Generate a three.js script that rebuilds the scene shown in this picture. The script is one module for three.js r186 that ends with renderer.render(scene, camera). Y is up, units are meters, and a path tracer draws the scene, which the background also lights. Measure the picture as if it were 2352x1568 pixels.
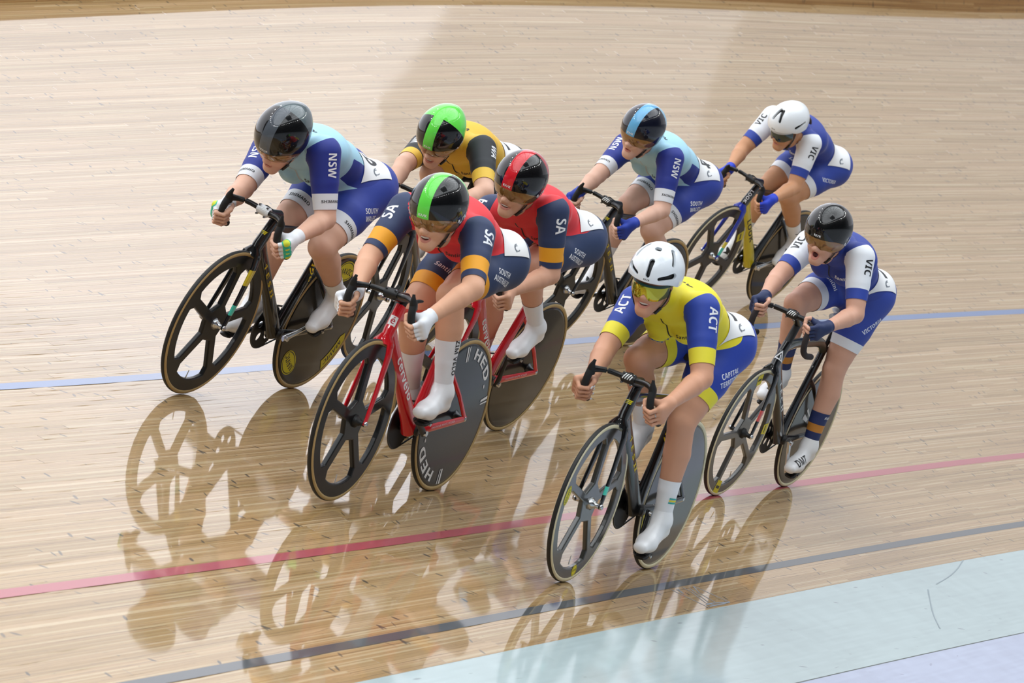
import * as THREE from 'three';
import { mergeGeometries } from 'three/addons/utils/BufferGeometryUtils.js';
import { RectAreaLightUniformsLib } from 'three/addons/lights/RectAreaLightUniformsLib.js';

// ---------------------------------------------------------------- scene, camera, light, exposure
const scene = new THREE.Scene();
scene.background = new THREE.Color(0x0b0c0e);
// The track is laid out in its own axes (x back along the track, y off the boards, z towards the infield);
// W turns those axes into the world (y up): the boards are banked about 25 degrees here.
const W = new THREE.Matrix4().set(
  0.99903, 0.03974, -0.01871, 0,
  -0.04392, 0.90388, -0.42552, 2.0,
  0, 0.42594, 0.90475, 0,
  0, 0, 0, 1);
const camera = new THREE.PerspectiveCamera(11.06, 1.5, 0.5, 400);
{
  const P = new THREE.Vector3(-15.77124, 3.95591, 8.94636).applyMatrix4(W);
  const dir = (x, y, z) => new THREE.Vector3(x, y, z).transformDirection(W);
  const m = new THREE.Matrix4().makeBasis(dir(0.52659, 0.38291, 0.759), dir(-0.0228, 0.89886, -0.43765), dir(-0.84981, 0.21316, 0.48206));
  camera.position.copy(P);
  camera.quaternion.setFromRotationMatrix(m);
  camera.focus = 15.8; camera.userData.fStop = 7;
  camera.updateMatrixWorld();
}
const renderer = new THREE.WebGLRenderer({ antialias: true });
renderer.toneMapping = THREE.LinearToneMapping;
renderer.toneMappingExposure = 1.0;
renderer.shadowMap.enabled = true;
RectAreaLightUniformsLib.init();
const SKY_GLOW = 2.6, SIDE_GLOW = 1.62, END_GLOW = 0.5, LAMP_GLOW = 90;
const ROOF_Y = 24;
// daylight through the roof light over the infield, and through the translucent cladding high on the outer wall
function areaLight(x, y, z, w, h, tx, ty, tz, power, color) {
  const l = new THREE.RectAreaLight(color, power, w, h);
  l.position.set(x, y, z); l.lookAt(tx, ty, tz); scene.add(l); return l;
}
areaLight(-6, ROOF_Y - 0.7, 14, 56, 26, -6, 0, 14.001, 0.75, 0xfbfcff);

// ---------------------------------------------------------------- small vector kit
let seed = 12345;
const rnd = () => { seed = (seed * 1664525 + 1013904223) >>> 0; return seed / 4294967296; };
const rr = (a, b) => a + (b - a) * rnd();
const add = (a, b) => [a[0] + b[0], a[1] + b[1], a[2] + b[2]];
const sub = (a, b) => [a[0] - b[0], a[1] - b[1], a[2] - b[2]];
const mul = (a, s) => [a[0] * s, a[1] * s, a[2] * s];
const mad = (a, b, s) => [a[0] + b[0] * s, a[1] + b[1] * s, a[2] + b[2] * s];
const dot = (a, b) => a[0] * b[0] + a[1] * b[1] + a[2] * b[2];
const cross = (a, b) => [a[1] * b[2] - a[2] * b[1], a[2] * b[0] - a[0] * b[2], a[0] * b[1] - a[1] * b[0]];
const len = (a) => Math.hypot(a[0], a[1], a[2]);
const nrm = (a) => mul(a, 1 / (len(a) || 1));
const mix = (a, b, t) => [a[0] + (b[0] - a[0]) * t, a[1] + (b[1] - a[1]) * t, a[2] + (b[2] - a[2]) * t];
const clamp = (x, a, b) => Math.max(a, Math.min(b, x));
const smooth = (a, b, x) => { const t = clamp((x - a) / (b - a), 0, 1); return t * t * (3 - 2 * t); };

// ---------------------------------------------------------------- plain meshes {p, n, i, ch, t}
function toGeo(m, uv) {
  const g = new THREE.BufferGeometry();
  g.setAttribute('position', new THREE.Float32BufferAttribute(m.p, 3));
  g.setAttribute('normal', new THREE.Float32BufferAttribute(m.n, 3));
  g.setAttribute('uv', new THREE.Float32BufferAttribute(uv || m.uv || new Array(m.p.length / 3 * 2).fill(0), 2));
  g.setIndex(m.i);
  return g;
}
function fromGeo(g) {
  const p = Array.from(g.attributes.position.array), n = Array.from(g.attributes.normal.array);
  const i = g.index ? Array.from(g.index.array) : p.slice(0, p.length / 3).map((_, k) => k);
  return { p, n, i };
}
function join(...ms) {
  const o = { p: [], n: [], i: [] };
  for (const m of ms) { if (!m) continue; const b = o.p.length / 3; for (const x of m.p) o.p.push(x); for (const x of m.n) o.n.push(x); for (const x of m.i) o.i.push(x + b); }
  return o;
}
function offset(m, d) {
  const p = new Array(m.p.length);
  for (let k = 0; k < p.length; k++) p[k] = m.p[k] + m.n[k] * d;
  return { ...m, p };
}
// cut a mesh where the scalar s (one number per vertex) is zero: [part with s > 0, part with s <= 0]
function split(m, f) {
  const N = m.p.length / 3, s = new Float32Array(N);
  const hasC = !!m.ch;
  for (let v = 0; v < N; v++) s[v] = f(m.p[3 * v], m.p[3 * v + 1], m.p[3 * v + 2], hasC ? m.ch[v] : 0, hasC ? m.t[v] : 0, v);
  const out = [0, 1].map(() => ({ p: [], n: [], i: [], ch: hasC ? [] : undefined, t: hasC ? [] : undefined, map: new Map() }));
  const vert = (o, v) => {
    let k = o.map.get(v);
    if (k === undefined) { k = o.p.length / 3; o.map.set(v, k); o.p.push(m.p[3 * v], m.p[3 * v + 1], m.p[3 * v + 2]); o.n.push(m.n[3 * v], m.n[3 * v + 1], m.n[3 * v + 2]); if (hasC) { o.ch.push(m.ch[v]); o.t.push(m.t[v]); } }
    return k;
  };
  const edge = (o, a, b) => {
    if (a > b) { const q = a; a = b; b = q; }
    const key = a * N + b + 1e15; let k = o.map.get(key);
    if (k === undefined) {
      const t = s[a] / (s[a] - s[b]); k = o.p.length / 3; o.map.set(key, k);
      for (let c = 0; c < 3; c++) o.p.push(m.p[3 * a + c] + (m.p[3 * b + c] - m.p[3 * a + c]) * t);
      const n = nrm([0, 1, 2].map((c) => m.n[3 * a + c] + (m.n[3 * b + c] - m.n[3 * a + c]) * t)); o.n.push(...n);
      if (hasC) { o.ch.push(t < 0.5 ? m.ch[a] : m.ch[b]); o.t.push(m.t[a] + (m.t[b] - m.t[a]) * t); }
    }
    return k;
  };
  for (let k = 0; k < m.i.length; k += 3) {
    const T = [m.i[k], m.i[k + 1], m.i[k + 2]], c = T.map((v) => (s[v] > 0 ? 0 : 1)), sum = c[0] + c[1] + c[2];
    if (sum === 0 || sum === 3) { const o = out[sum ? 1 : 0]; o.i.push(vert(o, T[0]), vert(o, T[1]), vert(o, T[2])); continue; }
    const lone = sum === 1 ? 1 : 0; let j = c.indexOf(lone); const A = T[j], B = T[(j + 1) % 3], C = T[(j + 2) % 3];
    const o1 = out[lone], o2 = out[1 - lone];
    o1.i.push(vert(o1, A), edge(o1, A, B), edge(o1, A, C));
    const ab = edge(o2, A, B), ac = edge(o2, A, C), b = vert(o2, B), cc = vert(o2, C);
    o2.i.push(ab, b, cc, ab, cc, ac);
  }
  return out;
}
// a sheet with thickness: outer skin, inner skin and the rim between them
function thicken(m, d) {
  const N = m.p.length / 3, o = { p: m.p.slice(), n: m.n.slice(), i: m.i.slice() };
  for (let k = 0; k < m.p.length; k++) { o.p.push(m.p[k] - m.n[k] * d); o.n.push(-m.n[k]); }
  const E = new Map();
  for (let k = 0; k < m.i.length; k += 3) {
    o.i.push(m.i[k] + N, m.i[k + 2] + N, m.i[k + 1] + N);
    for (let e = 0; e < 3; e++) { const a = m.i[k + e], b = m.i[k + (e + 1) % 3]; if (E.has(b * N + a)) E.delete(b * N + a); else E.set(a * N + b, [a, b]); }
  }
  for (const [a, b] of E.values()) {
    const q = o.p.length / 3, A = m.p.slice(3 * a, 3 * a + 3), B = m.p.slice(3 * b, 3 * b + 3), A2 = o.p.slice(3 * (a + N), 3 * (a + N) + 3), B2 = o.p.slice(3 * (b + N), 3 * (b + N) + 3);
    const nn = nrm(cross(sub(A2, A), sub(B, A)));
    for (const P of [A, B, B2, A2]) { o.p.push(...P); o.n.push(...nn); }
    o.i.push(q, q + 2, q + 1, q, q + 3, q + 2);
  }
  return o;
}
// dual mesh of a distance field
function nets(f, lo, hi, h) {
  const n = [0, 1, 2].map((k) => Math.ceil((hi[k] - lo[k]) / h) + 1), [nx, ny, nz] = n;
  const F = new Float32Array(nx * ny * nz).fill(NaN), B = 6, id = (x, y, z) => x + nx * (y + ny * z), todo = [];
  for (let z = 0; z < nz; z += B) for (let y = 0; y < ny; y += B) for (let x = 0; x < nx; x += B) {
    const d = f(lo[0] + (x + B / 2) * h, lo[1] + (y + B / 2) * h, lo[2] + (z + B / 2) * h);
    const far = Math.abs(d) > B * h * 0.866 * 1.25;
    if (!far) { todo.push([x, y, z]); continue; }
    for (let c = z; c < Math.min(z + B, nz); c++) for (let b = y; b < Math.min(y + B, ny); b++) for (let a = x; a < Math.min(x + B, nx); a++) F[id(a, b, c)] = d > 0 ? 1 : -1;
  }
  for (const [x, y, z] of todo) for (let c = z; c < Math.min(z + B, nz); c++) for (let b = y; b < Math.min(y + B, ny); b++) for (let a = x; a < Math.min(x + B, nx); a++) F[id(a, b, c)] = f(lo[0] + a * h, lo[1] + b * h, lo[2] + c * h);
  const V = new Int32Array(nx * ny * nz).fill(-1), m = { p: [], n: [], i: [] };
  const E = [[0, 1], [2, 3], [4, 5], [6, 7], [0, 2], [1, 3], [4, 6], [5, 7], [0, 4], [1, 5], [2, 6], [3, 7]];
  const v = new Float64Array(8);
  for (let z = 0; z < nz - 1; z++) for (let y = 0; y < ny - 1; y++) for (let x = 0; x < nx - 1; x++) {
    let neg = 0; for (let c = 0; c < 8; c++) { v[c] = F[id(x + (c & 1), y + (c >> 1 & 1), z + (c >> 2))]; if (v[c] < 0) neg++; }
    if (neg === 0 || neg === 8) continue;
    let sx = 0, sy = 0, sz = 0, k = 0;
    for (const [a, b] of E) { if ((v[a] < 0) === (v[b] < 0)) continue; const t = v[a] / (v[a] - v[b]); sx += (a & 1) + ((b & 1) - (a & 1)) * t; sy += (a >> 1 & 1) + ((b >> 1 & 1) - (a >> 1 & 1)) * t; sz += (a >> 2) + ((b >> 2) - (a >> 2)) * t; k++; }
    let P = [lo[0] + (x + sx / k) * h, lo[1] + (y + sy / k) * h, lo[2] + (z + sz / k) * h];
    const e = h * 0.6, g = [f(P[0] + e, P[1], P[2]) - f(P[0] - e, P[1], P[2]), f(P[0], P[1] + e, P[2]) - f(P[0], P[1] - e, P[2]), f(P[0], P[1], P[2] + e) - f(P[0], P[1], P[2] - e)];
    const G = len(g) / (2 * e) || 1, N = nrm(g), d = f(P[0], P[1], P[2]);
    P = mad(P, N, -clamp(d / G, -h * 0.5, h * 0.5));
    V[id(x, y, z)] = m.p.length / 3; m.p.push(...P); m.n.push(...N);
  }
  const quad = (a, b, c, d, flip) => { if (a < 0 || b < 0 || c < 0 || d < 0) return; if (flip) m.i.push(a, c, b, a, d, c); else m.i.push(a, b, c, a, c, d); };
  for (let z = 1; z < nz - 1; z++) for (let y = 1; y < ny - 1; y++) for (let x = 1; x < nx - 1; x++) {
    const s = F[id(x, y, z)] < 0;
    if (s !== F[id(x + 1, y, z)] < 0) quad(V[id(x, y - 1, z - 1)], V[id(x, y, z - 1)], V[id(x, y, z)], V[id(x, y - 1, z)], !s);
    if (s !== F[id(x, y + 1, z)] < 0) quad(V[id(x - 1, y, z - 1)], V[id(x - 1, y, z)], V[id(x, y, z)], V[id(x, y, z - 1)], !s);
    if (s !== F[id(x, y, z + 1)] < 0) quad(V[id(x - 1, y - 1, z)], V[id(x, y - 1, z)], V[id(x, y, z)], V[id(x - 1, y, z)], !s);
  }
  return m;
}
// tapered rod [a, b, ra, rb, lateral axis, lateral stretch] and smooth union
function rod(q, x, y, z) {
  const a = q[0], b = q[1], bx = b[0] - a[0], by = b[1] - a[1], bz = b[2] - a[2], px = x - a[0], py = y - a[1], pz = z - a[2];
  const L = bx * bx + by * by + bz * bz, t = L > 0 ? clamp((px * bx + py * by + pz * bz) / L, 0, 1) : 0;
  const dx = px - bx * t, dy = py - by * t, dz = pz - bz * t, r = q[2] + (q[3] - q[2]) * t;
  let d2 = dx * dx + dy * dy + dz * dz;
  if (q[4]) { const l = dx * q[4][0] + dy * q[4][1] + dz * q[4][2]; d2 += l * l * (1 / (q[5] * q[5]) - 1); }
  return Math.sqrt(d2) - r;
}
const smin = (a, b, k) => { const h = Math.max(k - Math.abs(a - b), 0) / k; return Math.min(a, b) - h * h * k * 0.25; };
function chain(list, k, x, y, z) { let d = 1e3; for (let j = 0; j < list.length; j++) d = smin(d, rod(list[j], x, y, z), list[j][6] || k); return d; }
// swept tube with elliptical section: pts, radii [in plane, sideways] per point
function loft(pts, rad, seg = 14, caps = true) {
  const m = { p: [], n: [], i: [] }, K = pts.length;
  for (let k = 0; k < K; k++) {
    const T = nrm(sub(pts[Math.min(k + 1, K - 1)], pts[Math.max(k - 1, 0)]));
    let S = Math.abs(T[2]) > 0.85 ? [1, 0, 0] : [0, 0, 1]; S = nrm(mad(S, T, -dot(S, T)));
    const U = cross(S, T), [ra, rb] = rad[k] || rad[rad.length - 1];
    for (let j = 0; j < seg; j++) {
      const a = j / seg * Math.PI * 2, c = Math.cos(a), s = Math.sin(a);
      m.p.push(...mad(mad(pts[k], U, c * ra), S, s * rb)); m.n.push(...nrm(mad(mul(U, c / ra), S, s / rb)));
    }
    if (k) for (let j = 0; j < seg; j++) { const a = (k - 1) * seg + j, b = (k - 1) * seg + (j + 1) % seg; m.i.push(a, b, a + seg, b, b + seg, a + seg); }
  }
  if (caps) for (const k of [0, K - 1]) {
    const b = m.p.length / 3, T = nrm(sub(pts[Math.min(k + 1, K - 1)], pts[Math.max(k - 1, 0)])), n = mul(T, k ? 1 : -1);
    m.p.push(...pts[k]); m.n.push(...n);
    for (let j = 0; j < seg; j++) { const q = (k * seg + j) * 3; m.p.push(m.p[q], m.p[q + 1], m.p[q + 2]); m.n.push(...n); }
    for (let j = 0; j < seg; j++) { const u = b + 1 + j, w = b + 1 + (j + 1) % seg; if (k) m.i.push(b, u, w); else m.i.push(b, w, u); }
  }
  // wind every triangle along its normals
  for (let k = 0; k < m.i.length; k += 3) {
    const [a, b, c] = [m.i[k], m.i[k + 1], m.i[k + 2]], P = (v) => m.p.slice(3 * v, 3 * v + 3);
    if (dot(cross(sub(P(b), P(a)), sub(P(c), P(a))), m.n.slice(3 * a, 3 * a + 3)) < 0) { m.i[k + 1] = c; m.i[k + 2] = b; }
  }
  return m;
}
function curve(pts, n = 24) { const c = new THREE.CatmullRomCurve3(pts.map((p) => new THREE.Vector3(...p)), false, 'centripetal'); return c.getPoints(n).map((v) => [v.x, v.y, v.z]); }
// flat print laid on a mesh: box at C, facing N, reading along X
function decal(m, C, N, X, w, h, rect, lift = 0.001, depth = 0.06, face = 0.15) {
  N = nrm(N); X = nrm(mad(X, N, -dot(X, N))); const U = cross(N, X), o = { p: [], n: [], i: [], uv: [] };
  for (let k = 0; k < m.i.length; k += 3) {
    let poly = []; let ok = true;
    for (let e = 0; e < 3; e++) {
      const v = m.i[k + e], P = [m.p[3 * v], m.p[3 * v + 1], m.p[3 * v + 2]], n = [m.n[3 * v], m.n[3 * v + 1], m.n[3 * v + 2]], q = sub(P, C);
      const a = dot(q, X), b = dot(q, U), d = dot(q, N);
      if (Math.abs(d) > depth || Math.abs(a) > w / 2 + 0.05 || Math.abs(b) > h / 2 + 0.05 || dot(n, N) < face) { ok = false; break; }
      poly.push([a, b, P, n]);
    }
    if (!ok) continue;
    for (const [ax, s, lim] of [[0, 1, w / 2], [0, -1, w / 2], [1, 1, h / 2], [1, -1, h / 2]]) {
      const out = [];
      for (let e = 0; e < poly.length; e++) {
        const A = poly[e], B = poly[(e + 1) % poly.length], da = lim - s * A[ax], db = lim - s * B[ax];
        if (da >= 0) out.push(A);
        if ((da >= 0) !== (db >= 0)) { const t = da / (da - db); out.push([A[0] + (B[0] - A[0]) * t, A[1] + (B[1] - A[1]) * t, mix(A[2], B[2], t), nrm(mix(A[3], B[3], t))]); }
      }
      poly = out; if (poly.length < 3) break;
    }
    if (poly.length < 3) continue;
    const b0 = o.p.length / 3;
    for (const [a, b, P, n] of poly) {
      o.p.push(...mad(P, n, lift)); o.n.push(...n);
      o.uv.push(rect[0] + (rect[2] - rect[0]) * (a / w + 0.5), rect[1] + (rect[3] - rect[1]) * (b / h + 0.5));
    }
    for (let e = 2; e < poly.length; e++) o.i.push(b0, b0 + e - 1, b0 + e);
  }
  return o.i.length ? o : null;
}

// ---------------------------------------------------------------- materials
const mats = new Map();
function mat(color, rough = 0.6, extra = {}) {
  const key = color + '|' + rough + JSON.stringify(extra);
  if (!mats.has(key)) mats.set(key, new THREE.MeshPhysicalMaterial({ color, roughness: rough, ...extra }));
  return mats.get(key);
}
const M = {
  skin: (c) => mat(c, 0.48, { specularIntensity: 0.6 }),
  cloth: (c) => mat(c, 0.62, { sheen: 0.25, sheenRoughness: 0.5, sheenColor: 0xffffff }),
  gloss: (c) => mat(c, 0.34, { clearcoat: 1, clearcoatRoughness: 0.015, specularIntensity: 0.25 }),
  paint: (c) => mat(c, 0.35, { clearcoat: 0.8, clearcoatRoughness: 0.06 }),
  matte: (c) => mat(c, 0.75),
  carbon: mat(0x121314, 0.4, { clearcoat: 0.45, clearcoatRoughness: 0.16, specularIntensity: 0.3 }),
  disc: mat(0x131210, 0.3, { clearcoat: 0.6, clearcoatRoughness: 0.08, specularIntensity: 0.25 }),
  rubber: mat(0x141414, 0.6),
  grip: mat(0x101112, 0.7),
  steel: mat(0xc8cacc, 0.22, { metalness: 1 }),
  darkSteel: mat(0x4a4b4d, 0.35, { metalness: 0.9 }),
  black: mat(0x0c0d0f, 0.5),
  gum: mat(0xb59a66, 0.6),
  cream: mat(0xd9d0ad, 0.6),
};
// ---------------------------------------------------------------- one sheet of lettering for every printed word
const SHEET = 2048, canvas = document.createElement('canvas'); canvas.width = canvas.height = SHEET;
const ctx = canvas.getContext('2d'); ctx.clearRect(0, 0, SHEET, SHEET);
const prints = {}; let shX = 4, shY = 4;
function slot(w, h) { if (shX + w > SHEET - 4) { shX = 4; shY += 108; } const r = [shX, shY, w, h]; shX += w + 8; return r; }
function print(key, w, draw) {
  const [x, y, , h] = slot(w, 100); ctx.save(); ctx.beginPath(); ctx.rect(x, y, w, h); ctx.clip(); ctx.translate(x, y); draw(ctx, w, h); ctx.restore();
  prints[key] = { rect: [x / SHEET, 1 - (y + h) / SHEET, (x + w) / SHEET, 1 - y / SHEET], aspect: w / h };
}
function word(key, text, color, { font = 'bold', skew = 0, fam = 'sans-serif', squeeze = 1, bg } = {}) {
  ctx.font = `${font} 92px ${fam}`; const tw = ctx.measureText(text).width * squeeze, w = Math.ceil(tw + 24 + Math.abs(skew) * 90);
  print(key, w, (c, W_, H_) => {
    if (bg) { c.fillStyle = bg; c.fillRect(0, 0, W_, H_); }
    c.font = `${font} 92px ${fam}`; c.fillStyle = color; c.textBaseline = 'alphabetic';
    c.transform(squeeze, 0, -skew, 1, 12 + (skew > 0 ? skew * 82 : 0), 82); c.fillText(text, 0, 0);
  });
}
for (const [k, c] of [['w', '#eef0f4'], ['k', '#15161a']]) {
  word('NSW' + k, 'NSW', c); word('SA' + k, 'SA', c); word('WA' + k, 'WA', c); word('VIC' + k, 'VIC', c); word('ACT' + k, 'ACT', c);
  word('santini' + k, 'Santini', c, { skew: 0.18 }); word('KASK' + k, 'K\u039b/K', c, { squeeze: 0.9 });
}
word('SOUTH', 'SOUTH', '#e8ebf2', { squeeze: 0.85 }); word('WALES', 'WALES', '#e8ebf2', { squeeze: 0.85 });
word('AUSTRALIA', 'AUSTRALIA', '#e8ebf2', { squeeze: 0.8 }); word('VICTORIA', 'VICTORIA', '#dfe4f2', { squeeze: 0.85 });
word('CAPITAL', 'CAPITAL', '#e3e8f4', { squeeze: 0.85 }); word('TERRITORY', 'TERRITORY', '#e3e8f4', { squeeze: 0.8 });
word('SHIMANO', 'SHIMANO', '#17181c', { font: 'bold', squeeze: 1.05 }); word('raula', 'Raula', '#15161a', { fam: 'serif', font: 'italic bold' });
word('cervelo', 'cerv\u00e9lo', '#f2f2f2', { squeeze: 0.95 }); word('LOOK', 'LOOK', '#eef0f2');
word('lookyellow', 'EDGE', '#e8cf1c', { skew: 0.2 }); word('lookblack', 'LOOK', '#16161a', { skew: 0.12 });
word('yellowcode', '1 E S II', '#d9be18', { squeeze: 0.9 }); word('TEC', 'T E C H', '#e9ebee'); word('HED', 'HED.', '#e9ecee', { squeeze: 1.25 });
word('zim', 'ZIM VELO', '#15161a'); word('DMT', 'DMT', '#15161a'); word('AVIS', 'AVIS', '#e6e6ea'); word('design', 'ENGINEER WHITE DESIGN', '#e8c9c9', { font: 'normal', squeeze: 0.8 });
word('acentre', '\u00e9', '#b0102a', { bg: '#f1efee' });
print('mavic', 170, (c, w, h) => { c.translate(w / 2, h / 2); c.fillStyle = '#d8cf12'; c.beginPath(); c.ellipse(0, 0, 82, 48, 0, 0, 7); c.fill(); c.lineWidth = 4; c.strokeStyle = '#1b1a12'; c.beginPath(); c.ellipse(0, 0, 74, 41, 0, 0, 7); c.stroke(); c.fillStyle = '#1b1a12'; c.font = 'bold 40px sans-serif'; c.textAlign = 'center'; c.fillText('MAVIC', 0, 14); });
print('mavicround', 100, (c, w, h) => { c.translate(w / 2, h / 2); c.fillStyle = '#e0d416'; c.beginPath(); c.arc(0, 0, 48, 0, 7); c.fill(); c.strokeStyle = '#2a2810'; c.lineWidth = 3; c.beginPath(); c.arc(0, 0, 40, 0, 7); c.stroke(); c.fillStyle = '#2a2810'; c.font = 'bold 24px sans-serif'; c.textAlign = 'center'; c.fillText('MAVIC', 0, 9); });
print('mavicstrip', 300, (c, w, h) => { c.fillStyle = '#c9bd1a'; c.beginPath(); c.moveTo(0, 50); c.lineTo(40, 0); c.lineTo(300, 0); c.lineTo(300, 100); c.lineTo(40, 100); c.fill(); c.fillStyle = '#23210e'; c.font = 'bold italic 66px sans-serif'; c.fillText('MAVIC', 58, 74); });
print('yellowbar', 100, (c, w, h) => { c.fillStyle = '#d8c81a'; c.fillRect(4, 4, w - 8, h - 8); c.fillStyle = '#2c290f'; c.fillRect(18, 40, w - 36, 20); });
for (const [k, no] of [['6', '6'], ['4', '4'], ['7', '7'], ['1', '1'], ['blank', '']]) print('bib' + k, 72, (c, w, h) => {
  c.fillStyle = '#e9e9ea'; c.fillRect(0, 0, w, h); c.fillStyle = '#24262b'; c.font = 'bold 66px sans-serif'; c.textAlign = 'center'; c.fillText(no, w / 2, 66);
  c.strokeStyle = '#59606a'; c.lineWidth = 2; c.beginPath(); c.arc(w / 2, 84, 6, 0.6, 5); c.stroke(); c.beginPath(); c.arc(w / 2 + 3, 84, 10, 2.2, 4.6); c.stroke(); c.fillStyle = '#8b9098'; c.fillRect(12, 6, 48, 3);
});
print('zip', 100, (c) => { c.fillStyle = '#17181a'; c.fillRect(0, 0, 100, 100); });
print('zipw', 100, (c) => { c.fillStyle = '#b9c2c8'; c.fillRect(0, 0, 100, 100); });
print('tri', 100, (c) => { c.strokeStyle = '#e9ecef'; c.lineWidth = 12; c.beginPath(); c.moveTo(50, 12); c.lineTo(90, 88); c.lineTo(10, 88); c.closePath(); c.stroke(); c.beginPath(); c.moveTo(50, 44); c.lineTo(66, 88); c.stroke(); });
print('flash', 120, (c) => { c.fillStyle = '#e6d81c'; for (let k = 0; k < 3; k++) { c.beginPath(); c.moveTo(8 + k * 10, 30 + k * 20); c.lineTo(112 - k * 6, 18 + k * 20); c.lineTo(92, 38 + k * 18); c.closePath(); c.fill(); } });
print('stripes', 100, (c) => { c.strokeStyle = '#d9dad8'; c.lineWidth = 11; for (let k = 0; k < 4; k++) { c.beginPath(); c.moveTo(6 + k * 24, 84); c.lineTo(30 + k * 24, 16); c.stroke(); } });
print('bars', 100, (c) => { c.fillStyle = '#e9ecee'; c.fillRect(10, 4, 22, 92); c.fillRect(46, 4, 12, 92); });
print('band', 200, (c) => { c.fillStyle = '#2ea7a0'; c.fillRect(0, 10, 200, 22); c.fillStyle = '#e0d41c'; c.fillRect(0, 40, 200, 22); c.fillStyle = '#2ea7a0'; c.fillRect(0, 70, 200, 22); });
print('greenline', 200, (c) => { c.fillStyle = '#5c8a3a'; c.fillRect(0, 20, 200, 16); c.fillStyle = '#40523a'; c.fillRect(0, 58, 200, 16); });
print('swoosh', 140, (c) => { c.strokeStyle = '#17181a'; c.lineWidth = 13; c.beginPath(); c.moveTo(14, 84); c.quadraticCurveTo(60, 90, 66, 50); c.quadraticCurveTo(74, 12, 128, 18); c.stroke(); });
print('streak', 120, (c) => { c.fillStyle = '#15161a'; c.beginPath(); c.moveTo(10, 4); c.lineTo(100, 4); c.lineTo(64, 40); c.lineTo(78, 60); c.lineTo(40, 98); c.lineTo(46, 58); c.lineTo(26, 36); c.fill(); });
let sheetTex = new THREE.CanvasTexture(canvas); sheetTex.colorSpace = THREE.SRGBColorSpace; sheetTex.magFilter = THREE.LinearFilter;
const INK = new THREE.MeshStandardMaterial({ map: sheetTex, transparent: true, roughness: 0.5 });

// ---------------------------------------------------------------- objects
const taken = {};
function numbered(name) { const k = taken[name] = (taken[name] ?? -1) + 1; return k ? `${name}_${String(k).padStart(3, '0')}` : name; }
function group(name, parent) { const g = new THREE.Group(); g.name = parent ? name : numbered(name); (parent || scene).add(g); return g; }
function part(name, m, material, parent, label) {
  if (!m || (m.i && !m.i.length)) return null;
  const o = new THREE.Mesh(m.isBufferGeometry ? m : toGeo(m), material); o.name = parent ? name : numbered(name); o.castShadow = o.receiveShadow = true;
  if (label) o.userData.label = label; (parent || scene).add(o); return o;
}
function tag(o, label, category, grp, kind) { o.userData.label = label; o.userData.category = category; if (grp) o.userData.group = grp; if (kind) o.userData.kind = kind; return o; }
function structure(o, label, category) { o.userData.kind = 'structure'; if (label) o.userData.label = label; if (category) o.userData.category = category; return o; }
function lay(o, cr, fwd, up) {   // put an object built in a bicycle's axes (x ahead, y up, z right) onto the track
  const right = cross(fwd, up), m = new THREE.Matrix4().makeBasis(new THREE.Vector3(...fwd), new THREE.Vector3(...up), new THREE.Vector3(...right));
  m.setPosition(...cr); m.premultiply(W); m.decompose(o.position, o.quaternion, o.scale); o.scale.set(1, 1, 1); return o;
}
function onTrack(o) { W.decompose(o.position, o.quaternion, o.scale); o.scale.set(1, 1, 1); return o; }
// ---------------------------------------------------------------- the track
// s runs back along the track, v is the distance from the inner edge of the boards
const trackZ = (s) => 2.55784 - 0.13394 * s + 0.0054548 * s * s + 0.0000488840 * s * s * s - 0.00036089 * Math.max(0, s - 4) ** 3;
function trackPoint(s, v, lift = 0) {
  const e = Math.max(0, -3.7 - s);   // ahead of the leaders the banking eases off
  const z = trackZ(s) - v * (1 + 0.00086 * e + 0.01084 * e * e) - 0.02716 * e * e - 0.00126 * e * e * e;
  const y = 0.01 * (0.06143 * s * s - 1.7038 * s * z - 0.10477 * z * z) - 0.00054138 * Math.max(0, s - 3) ** 2 * Math.max(0, v - 2) - 0.0225 * e * e;
  return [s, y + lift, z];
}
function orient(m) { // wind every triangle along its normals
  for (let k = 0; k < m.i.length; k += 3) { const [a, b, c] = [m.i[k], m.i[k + 1], m.i[k + 2]], P = (v) => m.p.slice(3 * v, 3 * v + 3); if (dot(cross(sub(P(b), P(a)), sub(P(c), P(a))), m.n.slice(3 * a, 3 * a + 3)) < 0) { m.i[k + 1] = c; m.i[k + 2] = b; } }
  return m;
}
function noise2() {
  const t = new Float32Array(65536); for (let k = 0; k < 65536; k++) t[k] = rnd();
  return (x, y) => { const X = Math.floor(x), Y = Math.floor(y), fx = x - X, fy = y - Y, u = fx * fx * (3 - 2 * fx), w = fy * fy * (3 - 2 * fy), g = (a, b) => t[((a & 255) << 8) | (b & 255)]; return (g(X, Y) * (1 - u) + g(X + 1, Y) * u) * (1 - w) + (g(X, Y + 1) * (1 - u) + g(X + 1, Y + 1) * u) * w; };
}
const nz = noise2();
function dataTex(w, h, f, srgb) {
  const d = new Uint8Array(w * h * 4);
  for (let y = 0; y < h; y++) for (let x = 0; x < w; x++) { const c = f(x, y), k = 4 * (x + w * y); d[k] = clamp(c[0], 0, 255); d[k + 1] = clamp(c[1], 0, 255); d[k + 2] = clamp(c[2], 0, 255); d[k + 3] = 255; }
  const t = new THREE.DataTexture(d, w, h); t.wrapS = t.wrapT = THREE.RepeatWrapping; t.magFilter = THREE.LinearFilter; t.minFilter = THREE.LinearMipmapLinearFilter; if (srgb) t.colorSpace = THREE.SRGBColorSpace; t.needsUpdate = true; return t;
}
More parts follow.
